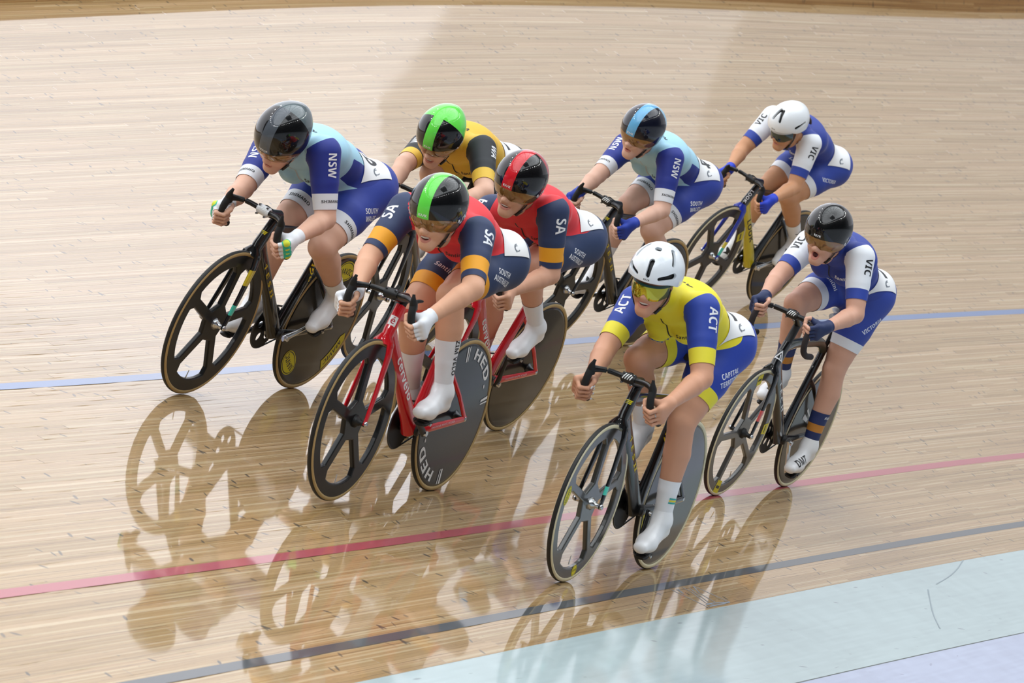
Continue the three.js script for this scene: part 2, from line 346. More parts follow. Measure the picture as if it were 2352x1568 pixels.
// pine: 4 m of length by 0.4 m of width, long grain, resin lines, and the dark scuffs and nail marks that lie across the boards
const WOOD_W = 2048, WOOD_H = 512, WOOD_U = 4, WOOD_V = 0.4;
const scuffs = [];
for (let k = 0; k < 46; k++) { const row = Math.floor(rnd() * 10), L = rr(0.012, 0.021); scuffs.push([rr(0.05, 3.95), (row + 0.5) * 0.04 + rr(-0.006, 0.006), L, rr(0.0045, 0.0105), rr(0.4, 0.9), rr(-0.7, 0.7), false]); }
const scuffBins = Array.from({ length: 64 }, () => []);
for (const q of scuffs) for (let b = 0; b < 64; b++) if (Math.abs((b + 0.5) / 16 - q[0]) < 0.09) scuffBins[b].push(q);
const woodTex = dataTex(WOOD_W, WOOD_H, (x, y) => {
  const u = x / WOOD_W * WOOD_U, v = y / WOOD_H * WOOD_V;
  const warp = nz(u * 1.6, v * 30 + 9) * 0.012 + nz(u * 5, v * 60) * 0.003;
  let g = 0.5 * nz(u * 1.2, (v + warp) * 420) + 0.3 * nz(u * 3.1 + 40, (v + warp) * 900) + 0.2 * nz(u * 0.8, v * 60 + 77);
  const ring = Math.abs(((v + warp * 1.6) * 95 + nz(u * 0.9, v * 18 + 5) * 3) % 1 - 0.5) * 2;
  let c = [228 - 38 * g, 203 - 46 * g, 172 - 54 * g];
  const line = smooth(0.84, 1, ring) * smooth(0.5, 0.7, nz(u * 1.1 + 3, v * 22 + 31));
  c = c.map((q, k) => q * (1 - line * [0.24, 0.3, 0.36][k]));
  const resin = smooth(0.9, 1, Math.abs(((v + nz(u * 6, v * 40 + 60) * 0.006) * 25 + 0.5) % 1 - 0.5) * 2) * smooth(0.55, 0.7, nz(u * 0.7 + 9, Math.floor(v * 25) * 3.7)); c = c.map((q, k) => q * (1 - resin * [0.4, 0.48, 0.55][k]));
  const pale = smooth(0.62, 0.8, nz(u * 0.6 + 20, v * 130 + 90)); c = c.map((q, k) => q + ([246, 236, 222][k] - q) * pale * 0.55);
  const fleck = smooth(0.78, 0.92, nz(u * 26, v * 700 + 200)) * 0.10; c = c.map((q) => q * (1 - fleck));
  for (const [su, sv, L, w, a, lean, pale] of scuffBins[Math.min(63, Math.floor(u * 16))]) {
    const dv = v - sv, du = u - su - dv * lean, e = (dv / L) ** 2 + (du / w) ** 2;
    if (e < 1.6) { const m = a * (1 - smooth(0.3, 1.6, e)); const tgt = pale ? [214, 216, 224] : [86, 82, 84]; c = c.map((q, k) => q + (tgt[k] - q) * m); }
  }
  return c;
}, true);
const woodBump = dataTex(1024, 256, (x, y) => { const u = x / 1024 * 4, v = y / 256 * 0.4, q = 128 + 90 * (nz(u * 1.1, v * 240 + 13) - 0.5) + 50 * (nz(u * 2.3 + 8, v * 60 + 3) - 0.5); return [q, q, q]; });
const BOARD = [0xcfc6ab, 0xcac0a2, 0xd4cab1, 0xc5ba99, 0xcdc3a6, 0xbfb38f];
const boardMats = BOARD.map((c) => new THREE.MeshPhysicalMaterial({ color: c, map: woodTex, roughness: 0.55, bumpMap: woodBump, bumpScale: 0.00007, clearcoat: 1, clearcoatRoughness: 0.04, specularIntensity: 0.5 }));
const floor = group('floor'); onTrack(floor); structure(floor, 'banked velodrome track of narrow pale pine boards', 'floor');
const BW = 0.04, S0 = -11, S1 = 24, V1 = 7.12;
function board(sa, sb, va, vb) {
  const segs = Math.max(2, Math.round((sb - sa) / 0.55)), m = { p: [], n: [], i: [], uv: [] };
  const tilt = rr(-1, 1) * 0.00003, h0 = rr(-0.0001, 0.0001), u0 = rnd(), v0 = Math.floor(rnd() * 10) / 10, flip = rnd() < 0.5 ? -1 : 1;
  const prof = [[0.0, -0.0015, -1], [0.0004, 0, 0], [BW - 0.0004, 0, 0], [BW, -0.0015, 1]];
  for (let k = 0; k <= segs; k++) {
    const s = sa + (sb - sa) * k / segs + (k === 0 ? 0.0008 : k === segs ? -0.0008 : 0);
    const A = trackPoint(s, va), D = sub(trackPoint(s + 0.05, va), A), C = sub(trackPoint(s, va + 0.02), A), N = nrm(cross(C, D)); if (N[1] < 0) for (let q = 0; q < 3; q++) N[q] *= -1;
    const across = nrm(C);
    for (const [w, y, sd] of prof) {
      const ww = w * (vb - va) / BW, lift = y + h0 + (sd === 0 ? tilt * (w < BW / 2 ? -1 : 1) : 0);
      m.p.push(...mad(trackPoint(s, va + ww), N, lift)); m.n.push(...nrm(mad(N, across, sd * 0.7 - (sd === 0 ? tilt * 2 / BW : 0))));
      m.uv.push(s / WOOD_U * flip + u0, v0 + (ww / WOOD_V));
    }
    if (k) for (let j = 0; j < 3; j++) { const a = (k - 1) * 4 + j, b = a + 1, c = a + 4, d = b + 4; m.i.push(a, c, b, b, c, d); }
  }
  for (let k = 0; k < m.i.length; k += 3) { const [a, b, c] = [m.i[k], m.i[k + 1], m.i[k + 2]], P = (v) => m.p.slice(3 * v, 3 * v + 3); if (cross(sub(P(b), P(a)), sub(P(c), P(a)))[1] < 0) { m.i[k + 1] = c; m.i[k + 2] = b; } }
  return toGeo(m);
}
{
  const all = [], camT = [-15.77, 3.96, 8.95];
  for (let r = 0; r * BW < V1; r++) {
    const va = r * BW, vb = Math.min(va + BW, V1); let s = S0 - rr(0, 4);
    while (s < S1) { const e = s + rr(2.6, 5.4), a = Math.max(s, S0), b = Math.min(e, S1); if (b - a > 0.2) all.push([a, b, va, vb]); s = e; }
  }
  const inView = (a, b, v) => { let best = 1e9; for (const s of [a, (a + b) / 2, b]) { const p = new THREE.Vector3(...trackPoint(s, v)).applyMatrix4(W), d = p.distanceTo(camera.position); p.project(camera); if (Math.abs(p.x) < 1 && Math.abs(p.y) < 1) best = Math.min(best, d); } return best; };
  for (const q of all) q.push(inView(q[0], q[1], q[2]));
  all.sort((x, y) => x[4] - y[4]);
  const rest = boardMats.map(() => []);
  all.forEach((q, k) => {
    const g = board(q[0], q[1], q[2], q[3]), mi = Math.floor(rnd() * BOARD.length);
    if (k < 295) { const o = part(k ? `plank_${String(k).padStart(3, '0')}` : 'plank', g, boardMats[mi], floor); o.castShadow = false; } else rest[mi].push(g);
  });
  // farther boards, one mesh with a material for each tone
  const geos = rest.map((r) => mergeGeometries(r)), merged = mergeGeometries(geos, true);
  const o = new THREE.Mesh(merged, boardMats); o.name = 'far_planks'; o.userData.kind = 'stuff'; o.receiveShadow = true; floor.add(o);
}
function ribbon(fa, fb, s0, s1, n, lift, uvm) {   // strip of the track between two offsets
  const m = { p: [], n: [], i: [], uv: [] };
  for (let k = 0; k <= n; k++) {
    const s = s0 + (s1 - s0) * k / n, A = trackPoint(s, fa(s)), B = trackPoint(s, fb(s)), D = sub(trackPoint(s + 0.05, fa(s)), A); let N = nrm(cross(sub(B, A), D)); if (N[1] < 0) N = mul(N, -1);
    for (const [P, v] of [[A, fa(s)], [B, fb(s)]]) { m.p.push(...mad(P, N, lift)); m.n.push(...N); m.uv.push(s / uvm, v / uvm); }
    if (k) m.i.push(2 * k - 2, 2 * k - 1, 2 * k, 2 * k - 1, 2 * k + 1, 2 * k);
  }
  for (let k = 0; k < m.i.length; k += 3) { const [a, b, c] = [m.i[k], m.i[k + 1], m.i[k + 2]], P = (v) => m.p.slice(3 * v, 3 * v + 3); if (cross(sub(P(b), P(a)), sub(P(c), P(a)))[1] < 0) { m.i[k + 1] = c; m.i[k + 2] = b; } }
  return m;
}
const lineMat = (c) => new THREE.MeshPhysicalMaterial({ color: c, roughness: 0.5, bumpMap: woodBump, bumpScale: 0.00007, clearcoat: 1, clearcoatRoughness: 0.05 });
part('blue_line', ribbon(() => 2.475, () => 2.535, S0, S1, 120, 0.0006, 4), lineMat(0x56709f), floor, 'blue painted line along the boards');
part('red_line', ribbon(() => 0.85, () => 0.905, S0, S1, 120, 0.0006, 4), lineMat(0xa8454e), floor, 'red painted line along the boards');
part('black_line', ribbon(() => 0.2, () => 0.25, S0, S1, 120, 0.0006, 4), lineMat(0x3f4447), floor, 'dark grey measuring line along the boards');
// hand-written mark between the dark line and the pale band
{
  const strokes = [[[-2.862, 0.196], [-2.816, 0.01]], [[-2.809, 0.185], [-2.818, 0.141], [-2.788, 0.185]], [[-2.718, 0.188], [-2.711, 0.144], [-2.767, 0.046], [-2.717, 0.019]], [[-2.665, 0.175], [-2.688, 0.13], [-2.727, 0.05]], [[-2.596, 0.184], [-2.581, 0.163], [-2.526, 0.021]], [[-2.596, 0.184], [-2.657, 0.126], [-2.664, 0.041]], [[-2.795, 0.034], [-2.714, 0.038], [-2.53, 0.019]], [[-2.793, 0.018], [-2.619, 0.018], [-2.52, 0.022]]];
  const m = { p: [], n: [], i: [] };
  for (const st of strokes) for (let k = 1; k < st.length; k++) {
    const a = st[k - 1], b = st[k], d = [b[0] - a[0], b[1] - a[1]], L = Math.hypot(...d), q = [-d[1] / L * 0.004, d[0] / L * 0.004], e = m.p.length / 3;
    for (const [s, v] of [[a[0] + q[0], a[1] + q[1]], [a[0] - q[0], a[1] - q[1]], [b[0] - q[0], b[1] - q[1]], [b[0] + q[0], b[1] + q[1]]]) { m.p.push(...trackPoint(s, v, 0.0009)); m.n.push(0, 1, 0); }
    m.i.push(e, e + 1, e + 2, e, e + 2, e + 3);
  }
  part('painted_mark', orient(m), mat(0x7c8590, 0.5), floor, 'grey hand-painted mark');
}
// pale band and apron inside the boards
const scuffTex = dataTex(1024, 1024, (() => {
  const q = []; for (let k = 0; k < 46; k++) q.push([rnd(), rnd(), rr(0.004, 0.02), rr(0.0008, 0.003), rr(-0.35, 0.35), rr(0.12, 0.5)]);
  return (x, y) => {
    const u = x / 1024, v = y / 1024; let g = 246 - 10 * nz(u * 8, v * 160) - 8 * nz(u * 30, v * 30 + 50);
    for (const [a, b, L, w, r, k] of q) { const dx = u - a, dy = v - b, c = Math.cos(r), s = Math.sin(r), e = ((dx * c + dy * s) / L) ** 2 + ((dy * c - dx * s) / w) ** 2; if (e < 1) g -= 130 * k * (1 - e); }
    return [g, g, g];
  };
})(), true);
const bandEdge = (s) => -0.645 - 0.012 * s;
const bandMat = new THREE.MeshPhysicalMaterial({ color: 0xb8cbcd, map: scuffTex, roughness: 0.5, clearcoat: 0.9, clearcoatRoughness: 0.09, bumpMap: woodBump, bumpScale: 0.00006 });
const apronMat = new THREE.MeshPhysicalMaterial({ color: 0xbcc6e2, map: scuffTex, roughness: 0.5, clearcoat: 0.9, clearcoatRoughness: 0.09 });
const band = part('floor', ribbon(() => -0.001, bandEdge, S0, S1, 120, -0.0005, 2.4), bandMat); onTrack(band); structure(band, 'pale blue-grey painted band inside the pine boards', 'floor');
for (const [pts, w] of [[[[0.941, 0.0], [0.639, -0.069], [0.373, -0.114], [0.086, -0.149]], 0.003], [[[-0.129, -0.178], [-0.357, -0.273], [-0.631, -0.395], [-0.79, -0.482]], 0.004]]) {
  const c = curve(pts.map(([s, v]) => trackPoint(s, v, 0.0008)), 20), m = { p: [], n: [], i: [] };
  c.forEach((P, k) => { const d = nrm(sub(c[Math.min(k + 1, 20)], c[Math.max(k - 1, 0)])), q = [-d[2] * w, 0, d[0] * w]; m.p.push(...add(P, q), ...sub(P, q)); m.n.push(0, 1, 0, 0, 1, 0); if (k) m.i.push(2 * k - 2, 2 * k, 2 * k - 1, 2 * k - 1, 2 * k, 2 * k + 1); });
  part('skid_mark', orient(m), mat(0x8f9aa0, 0.6), band, 'thin grey skid mark');
}
const apron = part('floor', ribbon((s) => bandEdge(s) - 0.004, () => -1.7, S0, S1, 120, -0.002, 2.4), apronMat); onTrack(apron); structure(apron, 'lilac painted safety apron inside the pale band', 'floor');
const joint = part('trim', ribbon((s) => bandEdge(s), (s) => bandEdge(s) - 0.0045, S0, S1, 120, -0.0015, 2.4), mat(0x6d7370, 0.8)); joint.name = 'trim_1'; onTrack(joint); structure(joint, 'dark joint between the pale band and the lilac apron', 'trim');
// wooden parapet along the top of the track
{
  const g = group('wall_outer'); onTrack(g); structure(g, 'low tan wooden kerb board along the top edge of the track', 'wall');
  const up = [-0.0439, 0.9039, -0.4255], pm = new THREE.MeshPhysicalMaterial({ color: 0xf2d6a6, map: woodTex, roughness: 0.5, clearcoat: 0.4, clearcoatRoughness: 0.2 });
  for (let s = S0; s < S1; s += 2.5) {
    const m = { p: [], n: [], i: [], uv: [] }, n = 5;
    for (let k = 0; k <= n; k++) {
      const q = s + 0.004 + 2.492 * k / n, A = trackPoint(q, V1), out = nrm(sub(trackPoint(q, V1 + 0.3), trackPoint(q, V1)));
      const P = [mad(A, up, -0.05), mad(A, up, 0.16), mad(mad(A, up, 0.16), out, 0.06), mad(mad(A, up, -0.05), out, 0.06)], inn = mul(out, -1);
      [[P[0], inn], [P[1], inn], [P[1], up], [P[2], up], [P[2], out], [P[3], out]].forEach(([X, N], j) => { m.p.push(...X); m.n.push(...N); m.uv.push(q / 4, j * 0.4); });
      if (k) for (const j of [0, 2, 4]) { const a = (k - 1) * 6 + j; m.i.push(a, a + 1, a + 6, a + 1, a + 7, a + 6); }
    }
    part('panel', orient(m), pm, g);
  }
}
// ---------------------------------------------------------------- the hall
function slab(name, x0, x1, y0, y1, z0, z1, material, label, category = 'wall') {
  const g = new THREE.BoxGeometry(x1 - x0, y1 - y0, z1 - z0); g.translate((x0 + x1) / 2, (y0 + y1) / 2, (z0 + z1) / 2);
  return structure(part(name, g, material), label, category);
}
const X0 = -62, X1 = 40, Z0 = -18, Z1 = 60;
slab('floor', X0, X1, -0.9, -0.6, Z0, Z1, mat(0x8b9096, 0.7), 'grey concrete slab under the hall', 'floor');
slab('wall_left', X0 - 0.4, X0, -0.9, ROOF_Y + 1, Z0, Z1, mat(0x3a3d42, 0.9), 'dark end wall of the hall ahead of the riders');
slab('wall_right', X1, X1 + 0.4, -0.9, ROOF_Y + 1, Z0, Z1, mat(0x8a8d90, 0.9), 'grey end wall of the hall behind the riders');
slab('wall_front', X0, X1, -0.9, ROOF_Y + 1, Z1, Z1 + 0.4, mat(0x2c2e33, 0.9), 'dark wall of the hall across the infield');
slab('wall_back', X0, X1, -0.9, 4, Z0 - 0.4, Z0, mat(0x6a6d72, 0.9), 'grey lower wall of the hall behind the track');
slab('wall_back', X0, -20, 4, ROOF_Y + 1, Z0 - 0.4, Z0, mat(0x5a5d62, 0.9), 'grey wall of the hall beyond the daylight cladding');
slab('ceiling', X0, X1, ROOF_Y + 0.6, ROOF_Y + 1, Z0, Z1, mat(0x2b2d31, 0.9), 'dark steel roof of the hall', 'ceiling');
const glowing = (c, k) => new THREE.MeshStandardMaterial({ color: 0x111111, emissive: c, emissiveIntensity: k, roughness: 0.9 });
{ // translucent cladding on the outer wall, panel by panel
  const g = group('window_1'); structure(g, 'tall band of translucent daylight cladding on the outer wall', 'window');
  for (let k = 0; k < 10; k++) { const b = new THREE.BoxGeometry(5.99, ROOF_Y - 3.4, 0.1); b.translate(-17 + k * 6, (ROOF_Y + 4.6) / 2, Z0 - 0.1); part('pane', b, glowing(0xf3f4fb, SIDE_GLOW), g); }
}
{ // the same cladding turns over the eaves into the roof
  const g = group('window_4'); structure(g, 'translucent roof strip along the outer eaves', 'window');
  for (let k = 0; k < 10; k++) { const b = new THREE.BoxGeometry(5.99, 0.1, 12.4); b.translate(-17 + k * 6, ROOF_Y + 0.52, Z0 + 6.2); part('pane', b, glowing(0xf3f4fb, SIDE_GLOW), g); }
}
{ // dimmer cladding on the end wall behind the riders, shaded by the building beside it
  const g = group('window_3'); structure(g, 'dim translucent cladding on the end wall behind the riders', 'window');
  for (let k = 0; k < 8; k++) { const b = new THREE.BoxGeometry(0.1, ROOF_Y - 3.4, 5.99); b.translate(X1 - 0.02, (ROOF_Y + 4.6) / 2, Z0 + 3 + k * 6); part('pane', b, glowing(0xf3f4fb, [0.95, 0.65][k] ?? END_GLOW), g); }
}
const SKX = -6, SKZ = 14;
{ // oval roof light over the infield with its radial steel ribs
  const g = group('window_2'); structure(g, 'oval daylight roof over the infield', 'window');
  const sh = new THREE.Shape(); sh.absellipse(0, 0, 36, 18, 0, Math.PI * 2);
  const geo = new THREE.ShapeGeometry(sh, 64); geo.rotateX(Math.PI / 2); geo.translate(SKX, ROOF_Y + 0.5, SKZ); part('pane', geo, glowing(0xf4fbff, SKY_GLOW), g);
  for (let k = 0; k < 28; k++) { const a = k / 28 * Math.PI * 2, c = Math.cos(a), s = Math.sin(a); part('rib', loft([[SKX + c * 5, ROOF_Y, SKZ + s * 3], [SKX + c * 37, ROOF_Y, SKZ + s * 19]], [[0.2, 0.2]], 6), mat(0x1e2023, 0.7), g); }
  for (const r of [0.33, 0.6, 0.85]) part('ring_beam', loft(Array.from({ length: 61 }, (_, k) => [SKX + Math.cos(k / 30 * Math.PI) * 36 * r, ROOF_Y, SKZ + Math.sin(k / 30 * Math.PI) * 19 * r]), [[0.12, 0.12]], 6, false), mat(0x1e2023, 0.7), g);
}
{ // scoreboard cube hung in the middle
  const g = group('scoreboard'); tag(g, 'dark four-sided scoreboard hanging over the infield', 'scoreboard');
  const b = new THREE.BoxGeometry(6, 3, 6); b.translate(-6, 17, 14); part('cabinet', b, mat(0x101114, 0.5), g);
  for (const [x, z] of [[-8, 12], [-4, 12], [-8, 16], [-4, 16]]) part('cable', loft([[x, 18.4, z], [x, ROOF_Y + 0.48, z]], [[0.03, 0.03]], 6), M.darkSteel, g);
}
// ring of high-bay lamps round the roof light
for (let k = 0; k < 44; k++) {
  const a = (k + 0.3 * Math.sin(k * 7)) / 44 * Math.PI * 2, x = SKX + Math.cos(a) * 41, z = SKZ + Math.sin(a) * 24; if (z > Z1 - 2 || z < Z0 + 1 || x > X1 - 1 || x < X0 + 1 || (x > 8 && z < 8)) continue;
  const g = group('ceiling_lamp'); tag(g, 'round high-bay lamp in the ring around the roof light', 'lamp', 'high-bay lamps around the roof light');
  g.position.set(x, ROOF_Y - 0.6, z);
  part('housing', new THREE.CylinderGeometry(0.2, 0.46, 0.3, 16).translate(0, 0.15, 0), M.darkSteel, g);
  part('lens', new THREE.CylinderGeometry(0.42, 0.42, 0.03, 16).translate(0, -0.015, 0), glowing(0xffffff, LAMP_GLOW), g);
  part('hanger', loft([[0, 0.3, 0], [0, 1.2, 0]], [[0.02, 0.02]], 6), M.darkSteel, g);
  if (k % 4 === 0) { const p = new THREE.SpotLight(0xffffff, 160, 0, 1.1, 0.6, 2); p.position.set(x, ROOF_Y - 0.68, z); p.target.position.set(x * 0.4, 0, z * 0.4); p.shadow.radius = 12; p.castShadow = true; scene.add(p, p.target); }
}
// ---------------------------------------------------------------- track bicycles (x ahead, y up, z right; origin where the rear tyre touches)
const WR = 0.335, WB = 0.97, BB = [0.394, 0.287, 0];
const lathe = (pts, seg = 64) => { const g = new THREE.LatheGeometry(pts.map(([r, z]) => new THREE.Vector2(r, z)), seg); g.rotateX(Math.PI / 2); return g; };
const tyreProfile = (a0, a1) => Array.from({ length: 7 }, (_, k) => { const a = a0 + (a1 - a0) * k / 6; return [WR - 0.0125 + Math.cos(a) * 0.0125, Math.sin(a) * 0.0125]; });
const TREAD = lathe(tyreProfile(-0.85, 0.85), 72), SIDE_A = lathe(tyreProfile(0.85, 2.3), 72), SIDE_B = lathe(tyreProfile(-2.3, -0.85), 72);
// five-spoke wheel: a plate with five rounded openings, bevelled
function fiveSpoke(rimDepth, spokeW) {
  const sh = new THREE.Shape(); sh.absarc(0, 0, 0.318, 0, Math.PI * 2);
  const Ri = 0.318 - rimDepth, hub = 0.055;
  for (let k = 0; k < 5; k++) {
    const a0 = k * Math.PI * 0.4 + Math.PI / 2 + Math.PI * 0.2, pts = [];
    // opening centred between two spokes
    const mid = a0, half = Math.PI * 0.2, wi = spokeW * 0.55, wo = spokeW * 0.5;
    const edge = (s, r) => { const w = wi + (wo - wi) * (r - hub) / (Ri - hub), a = mid + s * (half - Math.asin(Math.min(0.95, w / r))); return [Math.cos(a) * r, Math.sin(a) * r]; };
    const rIn = hub + 0.03, fil = 0.03;
    for (let j = 0; j <= 8; j++) { const r = rIn + (Ri - fil - rIn) * j / 8; pts.push(edge(-1, r)); }
    const aA = Math.atan2(...edge(-1, Ri).reverse()), aB = Math.atan2(...edge(1, Ri).reverse()); let d = aB - aA; while (d < 0) d += Math.PI * 2;
    for (let j = 1; j < 12; j++) { const t = j / 12, a = aA + d * t, e = Math.min(t, 1 - t) * d * Ri, r = e < fil ? Ri - fil + Math.sqrt(Math.max(0, fil * fil - (fil - e) ** 2)) : Ri; pts.push([Math.cos(a) * r, Math.sin(a) * r]); }
    for (let j = 8; j >= 0; j--) { const r = rIn + (Ri - fil - rIn) * j / 8; pts.push(edge(1, r)); }
    sh.holes.push(new THREE.Path(pts.map(([x, y]) => new THREE.Vector2(x, y)).reverse()));
  }
  const g = new THREE.ExtrudeGeometry(sh, { depth: 0.010, bevelEnabled: true, bevelThickness: 0.006, bevelSize: 0.006, bevelOffset: -0.004, bevelSegments: 3, curveSegments: 72 });
  g.translate(0, 0, -0.005); return g;
}
const FIVE = fiveSpoke(0.054, 0.040), FIVE_SLIM = fiveSpoke(0.042, 0.030);
const DISC = lathe([[0.001, -0.016], [0.04, -0.016], [0.12, -0.015], [0.3, -0.0105], [0.318, -0.009], [0.318, 0.009], [0.3, 0.0105], [0.12, 0.015], [0.04, 0.016], [0.001, 0.016]], 72);
const HUB = lathe([[0.001, -0.05], [0.011, -0.05], [0.011, -0.036], [0.014, -0.034], [0.017, -0.024], [0.026, -0.018], [0.026, 0.018], [0.017, 0.024], [0.014, 0.034], [0.011, 0.036], [0.011, 0.05], [0.001, 0.05]], 24);
const NUT = lathe([[0.001, -0.066], [0.009, -0.066], [0.012, -0.06], [0.012, -0.052], [0.001, -0.052]], 12);
const NUT2 = NUT.clone().rotateY(Math.PI);
function ringDecal(r0, r1, a0, a1, z, rect, n = 20) { // print wrapped round an annulus, seen from z < 0
  const m = { p: [], n: [], i: [], uv: [] };
  for (let k = 0; k <= n; k++) { const t = k / n, a = a0 + (a1 - a0) * t; for (const [r, v] of [[r0, 0], [r1, 1]]) { m.p.push(Math.cos(a) * r, Math.sin(a) * r, z(r)); m.n.push(0, 0, -1); m.uv.push(rect[0] + (rect[2] - rect[0]) * t, rect[1] + (rect[3] - rect[1]) * v); } if (k) m.i.push(...(a1 > a0 ? [2 * k - 2, 2 * k, 2 * k - 1, 2 * k - 1, 2 * k, 2 * k + 1] : [2 * k - 2, 2 * k - 1, 2 * k, 2 * k - 1, 2 * k + 1, 2 * k])); }
  return m;
}
const discZ = (r) => -(0.0166 - Math.max(0, r - 0.12) * 0.025 - 0.0);
function wheel(bike, name, spec, at, phase) {
  const g = group(name, bike); g.position.set(...at); g.rotation.z = phase;
  part('tread', TREAD, M.rubber, g); part('sidewall', SIDE_A, spec.wall, g); part('sidewall', SIDE_B, spec.wall, g);
  if (spec.disc) {
    part('disc', DISC, spec.discMat || M.disc, g);
    for (const [key, r0, r1, a0, a1] of spec.ring || []) part('lettering', ringDecal(r0, r1, a0, a1, discZ, prints[key].rect), INK, g);
  } else {
    part('five_spoke_rim', spec.slim ? FIVE_SLIM : FIVE, spec.rimMat || M.carbon, g);
    for (const [key, a, r, w] of spec.logos || []) { const d = ringDecal(r - w / prints[key].aspect / 2, r + w / prints[key].aspect / 2, a - w / 2 / r, a + w / 2 / r, () => -0.0118, prints[key].rect, 8); part('logo', d, INK, g); }
    part('valve', loft([[0, -0.262, 0], [0, -0.225, 0]], [[0.003, 0.003], [0.002, 0.002]], 8), M.steel, g);
  }
  part('hub', HUB, spec.hub || M.steel, g); part('axle_nut', NUT, M.steel, g); part('axle_nut', NUT2, M.steel, g);
  return g;
}
function fine(pts, rad, seg) { const P = [], R2 = []; for (let k = 1; k < pts.length; k++) for (let j = k === 1 ? 0 : 1; j <= 10; j++) { P.push(mix(pts[k - 1], pts[k], j / 10)); R2.push([0, 1].map((q) => rad[k - 1][q] + (rad[k][q] - rad[k - 1][q]) * j / 10)); } return loft(P, R2, seg); }
function pieces(m) { // separate a mesh into its connected pieces
  const N = m.p.length / 3, f = Array.from({ length: N }, (_, k) => k), find = (a) => { while (f[a] !== a) a = f[a] = f[f[a]]; return a; }, at = new Map();
  for (let v = 0; v < N; v++) { const k = [0, 1, 2].map((c) => Math.round(m.p[3 * v + c] * 1e5)).join(); if (at.has(k)) f[find(v)] = find(at.get(k)); else at.set(k, v); }
  for (let k = 0; k < m.i.length; k += 3) { f[find(m.i[k + 1])] = find(m.i[k]); f[find(m.i[k + 2])] = find(m.i[k]); }
  const out = new Map(); for (let k = 0; k < m.i.length; k += 3) { const r = find(m.i[k]); if (!out.has(r)) out.set(r, { p: m.p, n: m.n, i: [] }); out.get(r).i.push(m.i[k], m.i[k + 1], m.i[k + 2]); }
  return [...out.values()].map((q) => split(q, () => 1)[0]);
}
const P3 = (x, y, z = 0) => [x, y, z];
